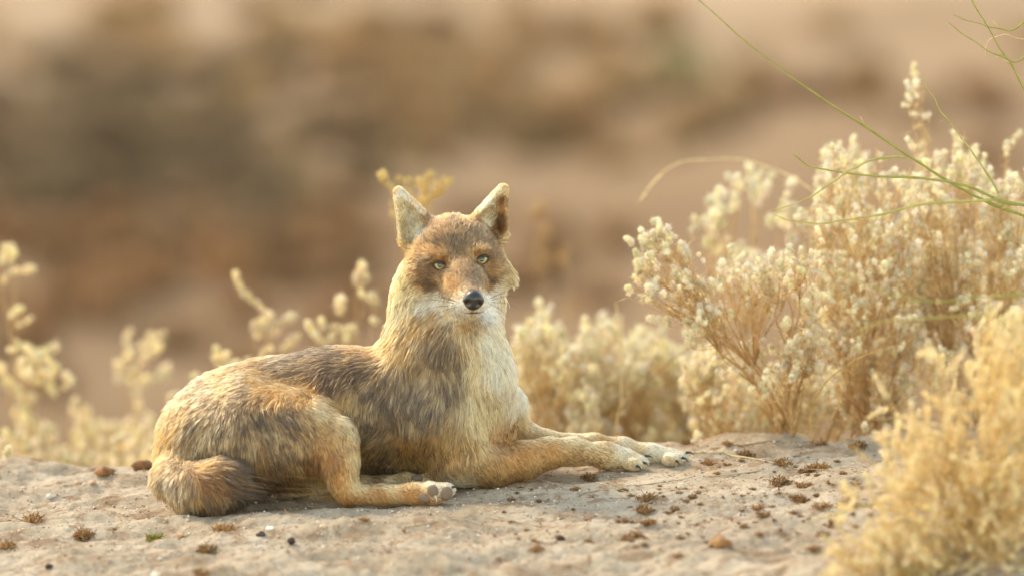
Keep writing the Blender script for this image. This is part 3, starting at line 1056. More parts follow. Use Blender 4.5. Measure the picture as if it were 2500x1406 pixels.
# ------------------------------------------------------------------ woolly plants
def puff_templates(sub, fuzz, nvar=6, seed=3):
    rg = np.random.default_rng(seed)
    out_ = []
    for k in range(nvar):
        V, F = ICO[sub]
        nz_ = fbm(V[:, 0] * 1.6 + k * 9, V[:, 1] * 1.6, V[:, 2] * 1.6, k + 100, 3)
        P = V * (0.80 + .36 * nz_)[:, None]
        tri, vv = [F], [P]
        n0 = len(P)
        d = rg.normal(0, 1, (fuzz, 3))
        d /= np.linalg.norm(d, axis=1)[:, None]
        side = np.cross(d, rg.normal(0, 1, (fuzz, 3)))
        side /= np.linalg.norm(side, axis=1)[:, None]
        ln = rg.uniform(.98, 1.55, fuzz)[:, None]
        bend = rg.normal(0, .22, (fuzz, 3))
        q = np.stack([d * .75 + side * .055, d * .75 - side * .055, d * ln + bend], 1).reshape(-1, 3)
        vv.append(q)
        tri.append(np.arange(fuzz * 3).reshape(-1, 3) + n0)
        out_.append((np.concatenate(vv), np.concatenate(tri)))
    return out_


PUFF_FINE = puff_templates(2, 90)
PUFF_MID = puff_templates(1, 45)


def rot_to(d, rg):
    d = d / (np.linalg.norm(d) + 1e-12)
    a = np.cross(d, rg.normal(0, 1, 3))
    a /= np.linalg.norm(a) + 1e-12
    return np.stack([a, np.cross(d, a), d], 1)


def inside(poly, q):
    x, y = q
    r = False
    for i in range(len(poly)):
        (x1, y1), (x2, y2) = poly[i], poly[i - 1]
        if (y1 > y) != (y2 > y) and x < (x2 - x1) * (y - y1) / (y2 - y1) + x1:
            r = not r
    return r


def spike_geo(G, p0, p1, r, rg, tmpl, wool, bendk=.15):
    """a woolly spike: a string of puffs from p0 (foot) to p1 (tip)"""
    Lg = np.linalg.norm(p1 - p0)
    n = max(1, int(round(Lg / (r * 1.15))))
    mid = (p0 + p1) / 2 + rg.normal(0, 1, 3) * Lg * bendk
    ax = spline([p0, mid, p1], n + 1) if n > 1 else np.array([p0, p1])
    for i in range(n):
        c = (ax[i] + ax[min(i + 1, n)]) / 2 + rg.normal(0, r * .22, 3)
        d = ax[min(i + 1, n)] - ax[i]
        if n == 1:
            d = p1 - p0
        V, F = tmpl[rg.integers(len(tmpl))]
        sc = r * rg.uniform(.58, 1.22)
        M = rot_to(d + rg.normal(0, .25, 3) * np.linalg.norm(d), rg)
        st = np.array([1, 1, rg.uniform(1.0, 1.35)])
        G.add((V * st * sc) @ M.T + c, F, wool * np.clip(rg.uniform(.8, 1.08), 0, 1.06) * np.array([1, rg.uniform(.95, 1.02), rg.uniform(.85, 1.05)]))


def blade(G, p, d, Lg, wd, rg, col):
    d = d / (np.linalg.norm(d) + 1e-9)
    s_ = np.cross(d, rg.normal(0, 1, 3))
    s_ /= np.linalg.norm(s_) + 1e-9
    m_ = p + d * Lg * .5 + rg.normal(0, .1, 3) * Lg
    e = p + d * Lg + rg.normal(0, .22, 3) * Lg
    V = np.array([p, m_ + s_ * wd, m_ - s_ * wd, e])
    G.add(V, [(0, 1, 2), (1, 3, 2)], col)


WOOL = lin(248, 241, 221)
STRAW = lin(249, 237, 204)
STEMC = lin(196, 162, 114)


def plant(name, label, base, poly, depth, n, rpx, seed, spikes=None, wool=WOOL, tmpl=None, slen=(1.5, 4.5), stemc=STEMC, mains=6, leaves=1.2,
          stem_r=1.0, group=None, cat='plant', up=1.0, each=False, twig_r=.0007, base_w=.006, loose=1.0):
    """base (px, y) on the ground; crown drawn by a polygon on the sight plane with its own depth range; spikes = explicit (px0,py0,px1,py1)"""
    rg = np.random.default_rng(seed)
    tmpl = tmpl or PUFF_MID
    B = on_ground(*base)
    B[2] -= .004
    root = empty(name, Vector(B))
    tag(root, label, cat, group)
    r = rpx * S
    segs = []
    for sp in spikes or []:
        yy = rg.uniform(*depth)
        segs.append((at(sp[0], sp[1], yy), at(sp[2], sp[3], yy + rg.normal(0, .01))))
    if n:
        xs = [p[0] for p in poly]
        ys = [p[1] for p in poly]
        cnt = 0
        sprays = []
        while len(sprays) < max(3, n // 6):
            q = (rg.uniform(min(xs), max(xs)), rg.uniform(min(ys), max(ys)))
            if inside(poly, q):
                sprays.append((q[0], q[1], rg.uniform(*depth)))
        while cnt < n:
            q = sprays[rg.integers(len(sprays))]
            q = (rg.normal(q[0], 22 * loose), rg.normal(q[1], 24 * loose), q[2])
            if q[1] > max(ys) or (not inside(poly, q[:2]) and rg.random() < .6):
                continue
            tip = at(q[0], q[1], q[2] + rg.normal(0, .02))
            d = tip - B
            d = d / (np.linalg.norm(d) + 1e-9)
            d = d + np.array([0, 0, .35 * up]) + rg.normal(0, .42, 3)
            d /= np.linalg.norm(d)
            Ls = r * 2 * rg.uniform(*slen) * .72
            segs.append((tip - d * Ls, tip))
            cnt += 1
    feet = np.array([s_[0] for s_ in segs])
    # group the feet into branches
    km = min(mains, len(feet))
    cen = feet[rg.choice(len(feet), km, replace=False)]
    for it in range(6):
        lab = ((feet[:, None] - cen[None]) ** 2).sum(-1).argmin(1)
        for k in range(km):
            if (lab == k).any():
                cen[k] = feet[lab == k].mean(0)
    SG, CG = Geo(), Geo()
    bare = set()
    H = np.linalg.norm(feet - B, axis=1).max()
    for k in range(km):
        fs = np.where(lab == k)[0]
        if not len(fs):
            continue
        node = B + (cen[k] - B) * .55 + rg.normal(0, .012, 3)
        path = spline([B + rg.normal(0, base_w, 3) * np.array([1, 1, 0]), B + (node - B) * .45 + np.array([0, 0, .06 * H]) + rg.normal(0, .012, 3), node], 8)
        V, F = tube(path, np.linspace(.0032, .0020, 8) * stem_r, 5)
        SG.add(V, F, stemc * rg.uniform(.75, 1.1))
        ks = max(1, int(math.ceil(len(fs) / 5)))
        sc = feet[fs][rg.choice(len(fs), ks, replace=False)]
        for it in range(4):
            l2 = ((feet[fs][:, None] - sc[None]) ** 2).sum(-1).argmin(1)
            for q in range(ks):
                if (l2 == q).any():
                    sc[q] = feet[fs][l2 == q].mean(0)
        for q in range(ks):
            gs = fs[l2 == q]
            if not len(gs):
                continue
            nd = node + (sc[q] - node) * .6 + rg.normal(0, .008, 3)
            pth = spline([node, (node + nd) / 2 + rg.normal(0, .008, 3) + np.array([0, 0, .01]), nd], 6)
            V, F = tube(pth, np.linspace(.0017, .0011, 6) * stem_r, 5)
            SG.add(V, F, stemc * rg.uniform(.8, 1.15))
            for f in gs:
                p0, p1 = segs[f]
                if rg.random() < .12 and not each:
                    bare.add(int(f))
                pth = spline([nd, (nd + p0) / 2 + rg.normal(0, .007, 3), p0, p0 + (p1 - p0) * .8], 8)
                V, F = tube(pth, np.linspace(twig_r * 1.2, twig_r * .7, 8) * max(.8, stem_r), 4)
                SG.add(V, F, stemc * rg.uniform(.9, 1.3))
                for _ in range(int(leaves * rg.integers(1, 5))):
                    q_ = pth[rg.integers(1, 7)]
                    blade(SG, q_, rg.normal(0, 1, 3) + np.array([0, 0, .6]), rg.uniform(.010, .024), .0011, rg, lin(220, 190, 136) * rg.uniform(.7, 1.15))
    stem = SG.build('stem', M_STEM, root)
    for i_, (p0, p1) in enumerate(segs):
        if i_ in bare:
            continue
        if each:
            g1 = Geo()
            spike_geo(g1, p0, p1, r, rg, tmpl, wool)
            g1.build('flower_spike', M_WOOL, root)
        else:
            spike_geo(CG, p0, p1, r, rg, tmpl, wool)
    if not each:
        CG.build('flower_heads', M_WOOL, root)
    return root


# right: the small sharp bush at the lip of the mound
plant('woolly_bush', 'small cream woolly bush with a bare forked trunk at the lip of the mound', (1925, .36),
      [(1540, 690), (1560, 560), (1600, 530), (1700, 600), (1780, 640), (1880, 640), (1960, 560), (2010, 660), (2040, 800), (1990, 930), (1900, 960), (1800, 900), (1680, 840), (1580, 800)],
      (.27, .47), 260, 8.6, 11, tmpl=PUFF_FINE, slen=(1.4, 4), mains=8, leaves=3, stem_r=1.1, stemc=lin(190, 152, 106), cat='bush',
      spikes=[(1560, 650, 1548, 610), (1570, 690, 1552, 650), (1590, 735, 1560, 725), (1610, 780, 1580, 775), (1610, 585, 1590, 575), (1620, 570, 1632, 552), (1600, 610, 1585, 585), (1720, 640, 1700, 615)])
# behind it, a softer taller bush
plant('woolly_bush', 'taller blurred woolly bush standing behind the forked bush', (1800, 1.25),
      [(1590, 520), (1620, 490), (1720, 500), (1760, 440), (1830, 400), (1880, 420), (1920, 440), (1960, 520), (1950, 640), (1900, 700), (1760, 650), (1680, 570)],
      (1.0, 1.45), 70, 15, 12, slen=(1.6, 3.2), mains=5, cat='bush')
# big bush, two stands of it
plant('woolly_bush', 'dense cream woolly bush in the right half with rounded seed heads', (2120, .55),
      [(1930, 480), (1985, 370), (2040, 330), (2090, 330), (2140, 400), (2200, 400), (2240, 480), (2260, 620), (2250, 800), (2230, 1000), (2100, 1050), (2010, 1000), (1960, 720)],
      (.42, .95), 680, 9.2, 13, slen=(1.6, 4.6), mains=26, leaves=5, cat='bush', base_w=.06, stem_r=.75, stemc=lin(190, 152, 106))
plant('woolly_bush', 'tallest cream woolly bush at the right edge with a single raised spray', (2400, .60),
      [(2210, 420), (2260, 350), (2330, 330), (2400, 350), (2440, 420), (2520, 330), (2540, 700), (2520, 950), (2400, 1010), (2280, 950), (2220, 760), (2200, 560)],
      (.45, 1.0), 680, 9.8, 14, slen=(1.6, 4.6), mains=26, leaves=5, cat='bush', base_w=.06, stem_r=.75, stemc=lin(190, 152, 106),
      spikes=[(2236, 200, 2234, 152), (2240, 240, 2236, 200), (2226, 225, 2212, 205), (2226, 250, 2212, 232), (2222, 262, 2210, 258), (2252, 260, 2260, 222), (2240, 283, 2222, 278),
              (2255, 283, 2272, 276), (2225, 345, 2212, 335), (2240, 360, 2255, 345), (2235, 365, 2222, 362), (2460, 380, 2455, 345), (2470, 350, 2490, 318)])
# low plants filling the dip behind the forelegs
plant('woolly_bush', 'low blurred woolly bush right behind the jackal chest', (1370, 1.1),
      [(1235, 830), (1270, 760), (1310, 730), (1350, 740), (1370, 820), (1440, 850), (1480, 900), (1500, 1080), (1250, 1080), (1235, 960)], (.9, 1.5), 420, 13, 15, slen=(1.3, 3.2), mains=9, leaves=2, cat='bush', wool=lin(247, 239, 214))
plant('woolly_bush', 'low blurred woolly bush behind the outstretched paws', (1560, 1.3),
      [(1400, 880), (1430, 790), (1470, 750), (1510, 780), (1540, 820), (1600, 790), (1640, 860), (1700, 900), (1720, 1080), (1420, 1080)], (1.1, 1.7), 460, 13, 16, slen=(1.3, 3.2), mains=9, leaves=2, cat='bush', wool=lin(247, 239, 214))
plant('woolly_bush', 'low tangled woolly bush behind the forked trunk', (1830, .85),
      [(1660, 880), (1720, 820), (1800, 860), (1900, 900), (2000, 860), (2080, 940), (2100, 1070), (1700, 1075)], (.62, 1.2), 420, 11.5, 17, slen=(1.3, 3.2), mains=9, leaves=3, cat='bush', wool=lin(247, 239, 214))
plant('woolly_bush', 'low blurred woolly bush in the gap between the chest bushes and the forked bush', (1690, 1.5),
      [(1610, 880), (1650, 800), (1700, 780), (1750, 830), (1770, 900), (1770, 1075), (1610, 1075)], (1.3, 1.8), 200, 13, 31, slen=(1.3, 3.2), mains=8, leaves=2, cat='bush', wool=lin(247, 239, 214))
# foreground bush
plant('woolly_bush', 'large straw yellow bush blurred in the right foreground', (2400, -.92),
      [(2110, 1160), (2150, 1040), (2240, 960), (2320, 880), (2410, 800), (2500, 700), (2560, 800), (2560, 1430), (2160, 1430), (2100, 1300)],
      (-1.15, -.68), 620, 6.6, 18, wool=STRAW, slen=(4, 10), mains=18, leaves=6, up=.1, base_w=.14, loose=2.4, cat='bush', stemc=lin(222, 190, 130))
plant('woolly_bush', 'low straw yellow sprays at the bottom right corner', (2260, -1.05),
      [(2010, 1390), (2060, 1330), (2130, 1260), (2200, 1290), (2300, 1300), (2350, 1420), (2020, 1430)],
      (-1.2, -.9), 190, 7, 19, wool=STRAW, slen=(4, 10), mains=10, leaves=6, up=.3, base_w=.1, loose=2.0, cat='bush', stemc=lin(222, 190, 130))
# left side, behind the mound
PL = 'woolly plants behind the mound on the left'
LW = lin(246, 234, 202)
plant('woolly_plant', 'tall blurred woolly plant cut by the left edge', (40, 1.5), [(0, 830), (60, 820), (110, 850), (100, 960), (0, 980)], (1.4, 1.7), 14, 14, 21, each=True, wool=LW, group=PL, mains=4,
      spikes=[(10, 640, 40, 598), (5, 690, 40, 660), (30, 665, 80, 662), (20, 770, 60, 745), (40, 790, 80, 770), (20, 850, 50, 820), (50, 850, 90, 870), (95, 860, 135, 842), (30, 640, 5, 600)])
plant('woolly_plant', 'short blurred woolly plant between the left edge plant and the slender one', (150, 1.7), [(50, 990), (90, 930), (150, 910), (200, 960), (210, 1090), (60, 1090)], (1.6, 1.9), 20, 14, 22, each=True, wool=LW, group=PL, mains=4,
      spikes=[(130, 960, 125, 900), (150, 950, 160, 905), (50, 975, 85, 985), (180, 1010, 185, 970)])
plant('woolly_plant', 'slender blurred woolly plant standing left of the rump', (330, 2.0), [(280, 950), (350, 940), (370, 1020), (390, 1080), (280, 1090)], (1.9, 2.2), 14, 15, 23, each=True, wool=LW, group=PL, mains=3,
      spikes=[(320, 850, 315, 795), (345, 840, 375, 805), (370, 830, 400, 805), (300, 880, 310, 830), (330, 900, 350, 860), (360, 870, 385, 840), (290, 930, 285, 880), (320, 940, 330, 900), (345, 945, 365, 920), (375, 930, 410, 890), (340, 1000, 330, 950)])
plant('woolly_plant', 'woolly plant with one long leaning spike above the jackal back', (660, 1.35), [(0, 0)], (1.3, 1.42), 0, 13, 24, each=True, wool=LW, group=PL, mains=2, tmpl=PUFF_FINE,
      spikes=[(660, 775, 572, 668), (625, 820, 622, 775), (650, 815, 640, 770), (668, 815, 715, 772), (690, 855, 730, 818), (640, 880, 665, 850), (655, 780, 650, 760)])
plant('woolly_plant', 'woolly plant with a knobby cluster above the withers', (820, 1.3), [(0, 0)], (1.22, 1.4), 0, 14, 25, each=True, wool=LW, group=PL, mains=3, tmpl=PUFF_FINE,
      spikes=[(890, 720, 880, 640), (870, 690, 888, 655), (830, 760, 830, 718), (915, 740, 905, 715), (770, 820, 755, 785), (785, 810, 790, 775), (810, 830, 820, 790), (845, 835, 855, 795), (800, 840, 770, 822), (925, 790, 905, 780), (840, 815, 870, 810)])
plant('woolly_plant', 'small woolly plant poking up over the jackal rump', (500, 1.3), [(0, 0)], (1.25, 1.36), 0, 15, 26, each=True, wool=LW, group=PL, mains=2, tmpl=PUFF_FINE,
      spikes=[(540, 890, 525, 845), (550, 890, 552, 860), (560, 895, 590, 885), (480, 965, 468, 910), (495, 960, 480, 925), (445, 970, 410, 970), (600, 890, 620, 885)])
plant('woolly_plant', 'short blurred woolly plant filling the gap before the slender one', (245, 1.9), [(195, 970), (235, 930), (270, 960), (290, 1020), (285, 1110), (200, 1110)], (1.8, 2.1), 22, 14, 32, each=True, wool=LW, group=PL, mains=4)
plant('woolly_bush', 'low blurred woolly bush along the left lip of the mound', (200, 1.4), [(0, 1060), (60, 1030), (140, 1080), (230, 1080), (300, 1060), (420, 1090), (420, 1190), (0, 1190)], (1.2, 1.8), 300, 14, 27, slen=(1.2, 2.8), mains=10, leaves=2, wool=LW, cat='bush')
plant('woolly_plant', 'single sharp woolly sprig at the left edge of the ledge', (8, .42), [(0, 0)], (.40, .46), 0, 9, 28, each=True, wool=LW, group=PL, mains=1, tmpl=PUFF_FINE,
      spikes=[(10, 1120, 22, 1088), (5, 1145, 15, 1118), (8, 1160, 22, 1140)])
plant('woolly_plant', 'tall blurred woolly plant showing behind the jackal ears', (1010, 1.2), [(0, 0)], (1.1, 1.3), 0, 11, 29, each=True, wool=lin(224, 204, 150), mains=2, tmpl=PUFF_FINE,
      spikes=[(950, 450, 932, 424), (960, 470, 945, 448), (985, 450, 970, 432), (1005, 455, 995, 432), (1030, 455, 1022, 436), (1040, 450, 1058, 425), (1060, 455, 1090, 440), (1070, 465, 1112, 440), (1040, 480, 1030, 460), (1000, 480, 985, 465),
              (965, 540, 958, 520), (970, 505, 960, 490), (1050, 485, 1085, 462), (1020, 490, 1050, 480)])
plant('woolly_plant', 'faint far blurred sprig right of the jackal head', (1340, 3.2), [(0, 0)], (3.1, 3.3), 0, 11, 30, each=True, wool=lin(206, 170, 116), mains=3,
      spikes=[(1320, 520, 1318, 488), (1310, 530, 1300, 515), (1340, 570, 1330, 550), (1380, 620, 1380, 600), (1385, 650, 1372, 625), (1320, 600, 1312, 590), (1330, 640, 1345, 625), (1400, 760, 1412, 740)])


# ------------------------------------------------------------------ grass stems and straws
def stem_obj(name, label, cat, pts, r0, r1, col, mat, group=None):
    W = [at(*p) for p in pts]
    if pts[0][0] > 2540:                            # rooted in the ground beyond the right edge
        rx = 2640 + (pts[0][1] * 7 % 90)
        foot = on_ground(rx, pts[0][2])
        W = [foot, foot * .5 + at(pts[0][0] + 70, pts[0][1] + 60, pts[0][2]) * .5 + np.array([.03, 0, .02])] + W
    P = spline(W, 28)
    P += np.stack([vnoise(P[:, 0] * 40, i * 3.1, P[:, 2] * 40, 300) for i in range(3)], -1) * .0007
    P += np.stack([vnoise(np.arange(28) * .45, i * 5.1 + P[0, 2] * 90, 1.0, 310) for i in range(3)], -1) * .0022
    rr = np.linspace(r0, r1, 28) * (1.3 if mat is M_GREEN else 1)
    rr[4::7] *= 1.35                                # nodes
    V, F = tube(P, rr, 6)
    G = Geo()
    dry = np.repeat(np.clip(np.linspace(-.3, .75, 28) + .25 * vnoise(np.arange(28) * .3, P[0, 0] * 50, .5, 311), 0, 1), 6)[:, None]
    G.add(V, F, col * (1 - dry * .35) + lin(206, 180, 124) * dry * .35)
    rs = np.random.default_rng(int(abs(pts[0][1]) + len(label)))
    if mat is M_GREEN:
        for k in (4, 11, 18):
            d_ = P[k + 1] - P[k]
            blade(G, P[k], d_ / np.linalg.norm(d_) + rs.normal(0, .45, 3), rs.uniform(.012, .03), .0009, rs, lin(200, 176, 118))
    o = G.build(name, mat)
    tag(o, label, cat, group)
    return o


GR = lin(162, 164, 88)
GY_ = lin(188, 182, 112)
stem_obj('grass_stem', 'longest arching green stem, from the top of the frame into the right bush', 'grass', [(2580, 580, -.1), (2400, 490, -.1), (2230, 390, -.12), (2050, 270, -.14), (1900, 165, -.15), (1690, -10, -.15)], .0032, .0009, GR, M_GREEN)
stem_obj('grass_stem', 'thick green stem crossing the right bush towards the right edge', 'grass', [(2580, 545, -.12), (2440, 490, -.12), (2330, 445, -.14), (2140, 430, -.15), (2000, 412, -.15), (1935, 378, -.15)], .0034, .0010, GR, M_GREEN)
stem_obj('grass_stem', 'green stem drooping left across the top of the dense bush', 'grass', [(2215, 382, -.125), (2120, 395, -.16), (2040, 440, -.17), (1960, 490, -.18), (1880, 520, -.19)], .0020, .0007, GY_, M_GREEN)
stem_obj('grass_stem', 'level green stem through the middle of the dense bush', 'grass', [(2440, 488, -.12), (2250, 500, -.2), (2100, 535, -.2), (1960, 545, -.2), (1890, 525, -.2)], .0020, .0007, GY_, M_GREEN)
stem_obj('grass_stem', 'steep green stem at the top right corner', 'grass', [(2560, 330, .1), (2490, 200, .1), (2420, 80, .1), (2360, -20, .1)], .0022, .0010, GR, M_GREEN)
stem_obj('grass_stem', 'upper of two green blades entering at the top right edge', 'grass', [(2560, 92, .05), (2460, 75, .05), (2400, 62, .05), (2325, 38, .05)], .0026, .0006, GR, M_GREEN)
stem_obj('grass_stem', 'lower of two green blades entering at the top right edge', 'grass', [(2560, 170, .05), (2470, 150, .05), (2390, 110, .05), (2312, 55, .05)], .0024, .0006, GR, M_GREEN)
stem_obj('grass_stem', 'thin green stem beside the raised woolly spray', 'grass', [(2440, 470, .2), (2380, 380, .2), (2310, 290, .2), (2250, 190, .2)], .0018, .0006, GY_, M_GREEN)
stem_obj('grass_stem', 'blurred green blade above the foreground bush', 'grass', [(2560, 745, -.7), (2400, 725, -.7), (2250, 735, -.7), (2130, 700, -.7), (2010, 645, -.7)], .0022, .0007, GR, M_GREEN)
stem_obj('grass_stem', 'blurred pale green blade dipping left over the foreground bush', 'grass', [(2560, 800, -.8), (2420, 770, -.8), (2280, 775, -.8), (2160, 785, -.8), (2090, 810, -.8)], .0020, .0007, GY_, M_GREEN)
stem_obj('grass_stem', 'blurred green blade reaching over the clay at lower right', 'grass', [(2260, 1190, -.75), (2150, 1225, -.78), (2050, 1250, -.8), (1950, 1285, -.82)], .0026, .0007, lin(188, 176, 96), M_GREEN)
stem_obj('grass_stem', 'green blade low in the foreground bush at the right edge', 'grass', [(2560, 1060, -.9), (2440, 1130, -.9), (2350, 1330, -.92), (2270, 1395, -.95)], .0024, .0007, GY_, M_GREEN)
PALE = lin(220, 196, 150)
stem_obj('dead_stem', 'bent pale dead stem hanging in front of the blurred slope', 'dry stem', [(1560, 492, 1.0), (1610, 432, 1.0), (1655, 398, 1.0), (1720, 390, 1.0), (1830, 394, 1.0), (1990, 470, .9), (2070, 600, .8), (2100, 800, .7)], .0022, .0010, PALE, M_STEM)
stem_obj('dead_stem', 'upright pale dead stem among the low bushes', 'dry stem', [(1505, 1060, .9), (1520, 930, .9), (1516, 830, .9), (1504, 738, .9)], .0022, .0014, PALE, M_STEM)
stem_obj('dead_stem', 'arching pale stem at the top right edge', 'dry stem', [(2560, 120, .1), (2500, 98, .1), (2450, 85, .1), (2415, 100, .1), (2405, 140, .1)], .0011, .0006, PALE, M_STEM)
stem_obj('dead_stem', 'curved straw rising in front of the dense bush foot', 'dry stem', [(1985, 1075, .3), (1980, 1010, .3), (2020, 930, .28), (2110, 870, .26), (2200, 840, .25)], .0018, .0008, lin(190, 154, 96), M_STEM)
stem_obj('dead_stem', 'slanting reddish dead stalk beside the forked trunk', 'dry stem', [(2140, 1030, .5), (2070, 975, .5), (2000, 920, .5)], .0022, .0012, lin(150, 100, 62), M_STEM)
stem_obj('dead_stem', 'thin dead stalk leaning behind the outstretched paws', 'dry stem', [(1460, 1060, .9), (1540, 970, .9), (1640, 880, .9), (1690, 840, .9)], .0016, .0008, lin(160, 122, 82), M_STEM)


def straw(label, pix, r, col=PALE):
    P = []
    for px, py in pix:
        h = ground_hit(px, py)
        P.append(h + np.array([0, 0, r * .8]))
    P = spline(P, 26)
    P[:, 2] = np.maximum(P[:, 2], ground_z(P[:, 0], P[:, 1]) + r * .5)
    V, F = tube(P, np.linspace(r, r * .55, 26), 5)
    G = Geo()
    G.add(V, F, col)
    tag(G.build('straw', M_STEM), label, 'straw', 'straws lying on the clay')


straw('long thin straw lying from the near paw towards the bushes', [(1420, 1205), (1560, 1185), (1740, 1163), (1950, 1145), (2120, 1158)], .0011, lin(190, 160, 122))
straw('thick pale straw just right of the far paw', [(1692, 1104), (1780, 1112), (1850, 1122), (1935, 1142)], .0016)
straw('short pale straw below the near forepaw', [(1455, 1178), (1500, 1192), (1540, 1205)], .0013)
straw('fine straw under the near elbow', [(1300, 1165), (1360, 1182), (1430, 1192)], .0010)
straw('fine straw in front of the hind paw', [(1195, 1265), (1330, 1285), (1430, 1292)], .0010, lin(186, 156, 118))
straw('long fine straw in front of the belly', [(980, 1290), (1060, 1276), (1140, 1270)], .0009, lin(176, 146, 108))
straw('greyish twig leading to the forked trunk', [(1735, 1097), (1820, 1087), (1905, 1077)], .0018, lin(150, 122, 92))


# ------------------------------------------------------------------ dry tufts, clods and pebbles on the clay
def tuft_geo(seed, col, n=150, tall=.8):
    rg = np.random.default_rng(seed)
    G = Geo()
    for _ in range(n):
        a = rg.uniform(0, 2 * math.pi)
        rr = math.sqrt(rg.random()) * 1.0
        p = np.array([rr * math.cos(a), rr * math.sin(a) * .8, max(0, rg.uniform(0, tall) * (1 - rr * .75))])
        d = rg.normal(0, 1, 3) + np.array([p[0], p[1], .4])
        blade(G, p, d, rg.uniform(.22, .5), rg.uniform(.06, .13), rg, col * rg.uniform(.5, 1.35) * np.array([1, rg.uniform(.92, 1.05), rg.uniform(.85, 1.1)]))
    for _ in range(9):
        a = rg.uniform(0, 2 * math.pi)
        p0 = np.array([rg.normal(0, .3), rg.normal(0, .3), -.05])
        p1 = p0 + np.array([rg.normal(0, .5), rg.normal(0, .5), rg.uniform(.4, 1.0) * tall])
        V, F = tube(spline([p0, (p0 + p1) / 2 + rg.normal(0, .1, 3), p1], 5), .03, 4)
        G.add(V, F, col * rg.uniform(.7, 1.3))
    V, F = ICO[2]
    nz_ = fbm(V[:, 0] * 2 + seed, V[:, 1] * 2, V[:, 2] * 2, seed, 3)
    G.add(V * (0.55 + .25 * nz_)[:, None] * np.array([1, .8, .55]) + np.array([0, 0, .08]), F, col * .7)
    return G


BR = lin(164, 126, 84)
PROTO = []
for i, (c, t_) in enumerate([(BR, .7), (BR * .9, .95), (BR * 1.15, .6), (lin(150, 118, 80), 1.1)]):
    o = tuft_geo(40 + i, c, 150, t_).build('dry_tuft', M_DRY)
    PROTO.append(o)
green_proto = tuft_geo(60, lin(146, 140, 62), 160, .7).build('dry_tuft', M_DRY)
USED = set()


def place(proto, px, py, size, label, cat, group=None, name=None):
    h = ground_hit(px, py + size * .42)
    if proto.name in USED:
        o = proto.copy()
        COL.objects.link(o)
    else:
        o = proto
        USED.add(proto.name)
    r = size * S * (.8 if 'tuft' in proto.name else 1)
    o.location = Vector(h) + Vector((0, 0, -r * .06))
    o.scale = (r, r, r)
    o.rotation_euler = (0, 0, RNG.uniform(0, 6.28))
    o['label'], o['category'] = label, cat
    if group:
        o['group'] = group
    return o


TG = 'dry plant tufts on the clay'
for i, (px, py, sz, lb) in enumerate([
        (82, 1255, 36, 'brown dry tuft nearest the left edge, level with the tail'),
        (205, 1293, 38, 'wide brown dry tuft in front of and left of the tail'),
        (550, 1278, 36, 'brown dry tuft directly in front of the tail tip'),
        (506, 1333, 30, 'round brown dry tuft low in the left foreground'),
        (18, 1322, 30, 'grey brown dry tuft cut by the left edge'),
        (490, 1390, 26, 'pale tan tuft at the bottom edge left of centre'),
        (890, 1262, 16, 'small brown tuft below the hind foot'),
        (1440, 1158, 26, 'dry upright tuft touching the near forepaw'),
        (1250, 1214, 17, 'small dry tuft right of the hind paw pads'),
        (1525, 1050, 20, 'dark dry tuft on the ledge above the far foreleg'),
        (1640, 1058, 14, 'little brown tuft on the ledge above the far paw'),
        (1676, 1076, 18, 'brown crumb tuft on the ledge just past the far paw'),
        (1777, 1076, 18, 'brown tuft on the ledge midway to the forked trunk'),
        (2095, 1078, 28, 'dark brown tuft on a stalk right of the forked trunk'),
        (2000, 1072, 30, 'flat dark tuft at the foot of the dense bush'),
        (1820, 1102, 28, 'flat brown tuft below the ledge right of the paws'),
        (1730, 1123, 26, 'brown tuft right of the far paw claws'),
        (1912, 1122, 30, 'brown tuft in front of the forked trunk'),
        (2000, 1128, 34, 'wide brown tuft in front of the dense bush'),
        (1905, 1168, 34, 'large upright dry tuft right of the long straw'),
        (1958, 1178, 20, 'slim dry tuft beside the large upright one'),
        (1960, 1212, 24, 'dark round tuft below the slim one'),
        (1850, 1232, 22, 'tall thin dry tuft in the middle of the right clay'),
        (1866, 1252, 24, 'low dry tuft at the foot of the tall thin one'),
        (1580, 1204, 32, 'broad dry tuft below the forepaws'),
        (1572, 1236, 30, 'second broad dry tuft just nearer than the one below the forepaws'),
        (1520, 1190, 15, 'small dry clump left of the broad tuft below the forepaws'),
        (1690, 1208, 16, 'small dry clump right of the broad tuft below the forepaws'),
        (1585, 1266, 22, 'dark low tuft in the foreground below the forepaws'),
        (1545, 1300, 28, 'crumbly brown tuft in the middle foreground'),
        (2008, 1226, 28, 'brown tuft left of the foreground bush'),
        (2062, 1226, 22, 'brown tuft touching the foreground bush'),
        (1310, 1332, 24, 'blurred tan tuft low in the centre foreground'),
        (1437, 1316, 16, 'orange brown scrap low in the centre foreground'),
        (1985, 1332, 20, 'tan tuft left of the bottom right sprays'),
        (2010, 1300, 20, 'pale grey tuft left of the foreground bush'),
        (1660, 1350, 20, 'blurred pale tuft at the bottom right of centre')]):
    place(PROTO[i % 4], px, py, sz, lb, 'dry plant', TG)
place(green_proto, 380, 1302, 28, 'half green tuft in the left foreground', 'dry plant', TG)
rg = np.random.default_rng(5)
for i in range(150):
    px = rg.uniform(1230, 2090) if i % 3 else rg.uniform(1500, 2090)
    py = rg.uniform(1180, 1340) if px < 1750 else rg.uniform(1110, 1300)
    place(PROTO[rg.integers(4)], px, py, 4.5 + rg.gamma(1.6, 2.6), 'tiny dry plant scrap scattered on the clay right of the hind paw', 'dry plant', 'tiny dry scraps')


def stone_geo(seed, rough=.25, sub=3):
    V, F = ICO[sub]
    nz_ = fbm(V[:, 0] * 1.3 + seed * 5, V[:, 1] * 1.3, V[:, 2] * 1.3, seed, 4)
    return V * (1 + rough * nz_)[:, None] * np.array([1, .85, .7]), F


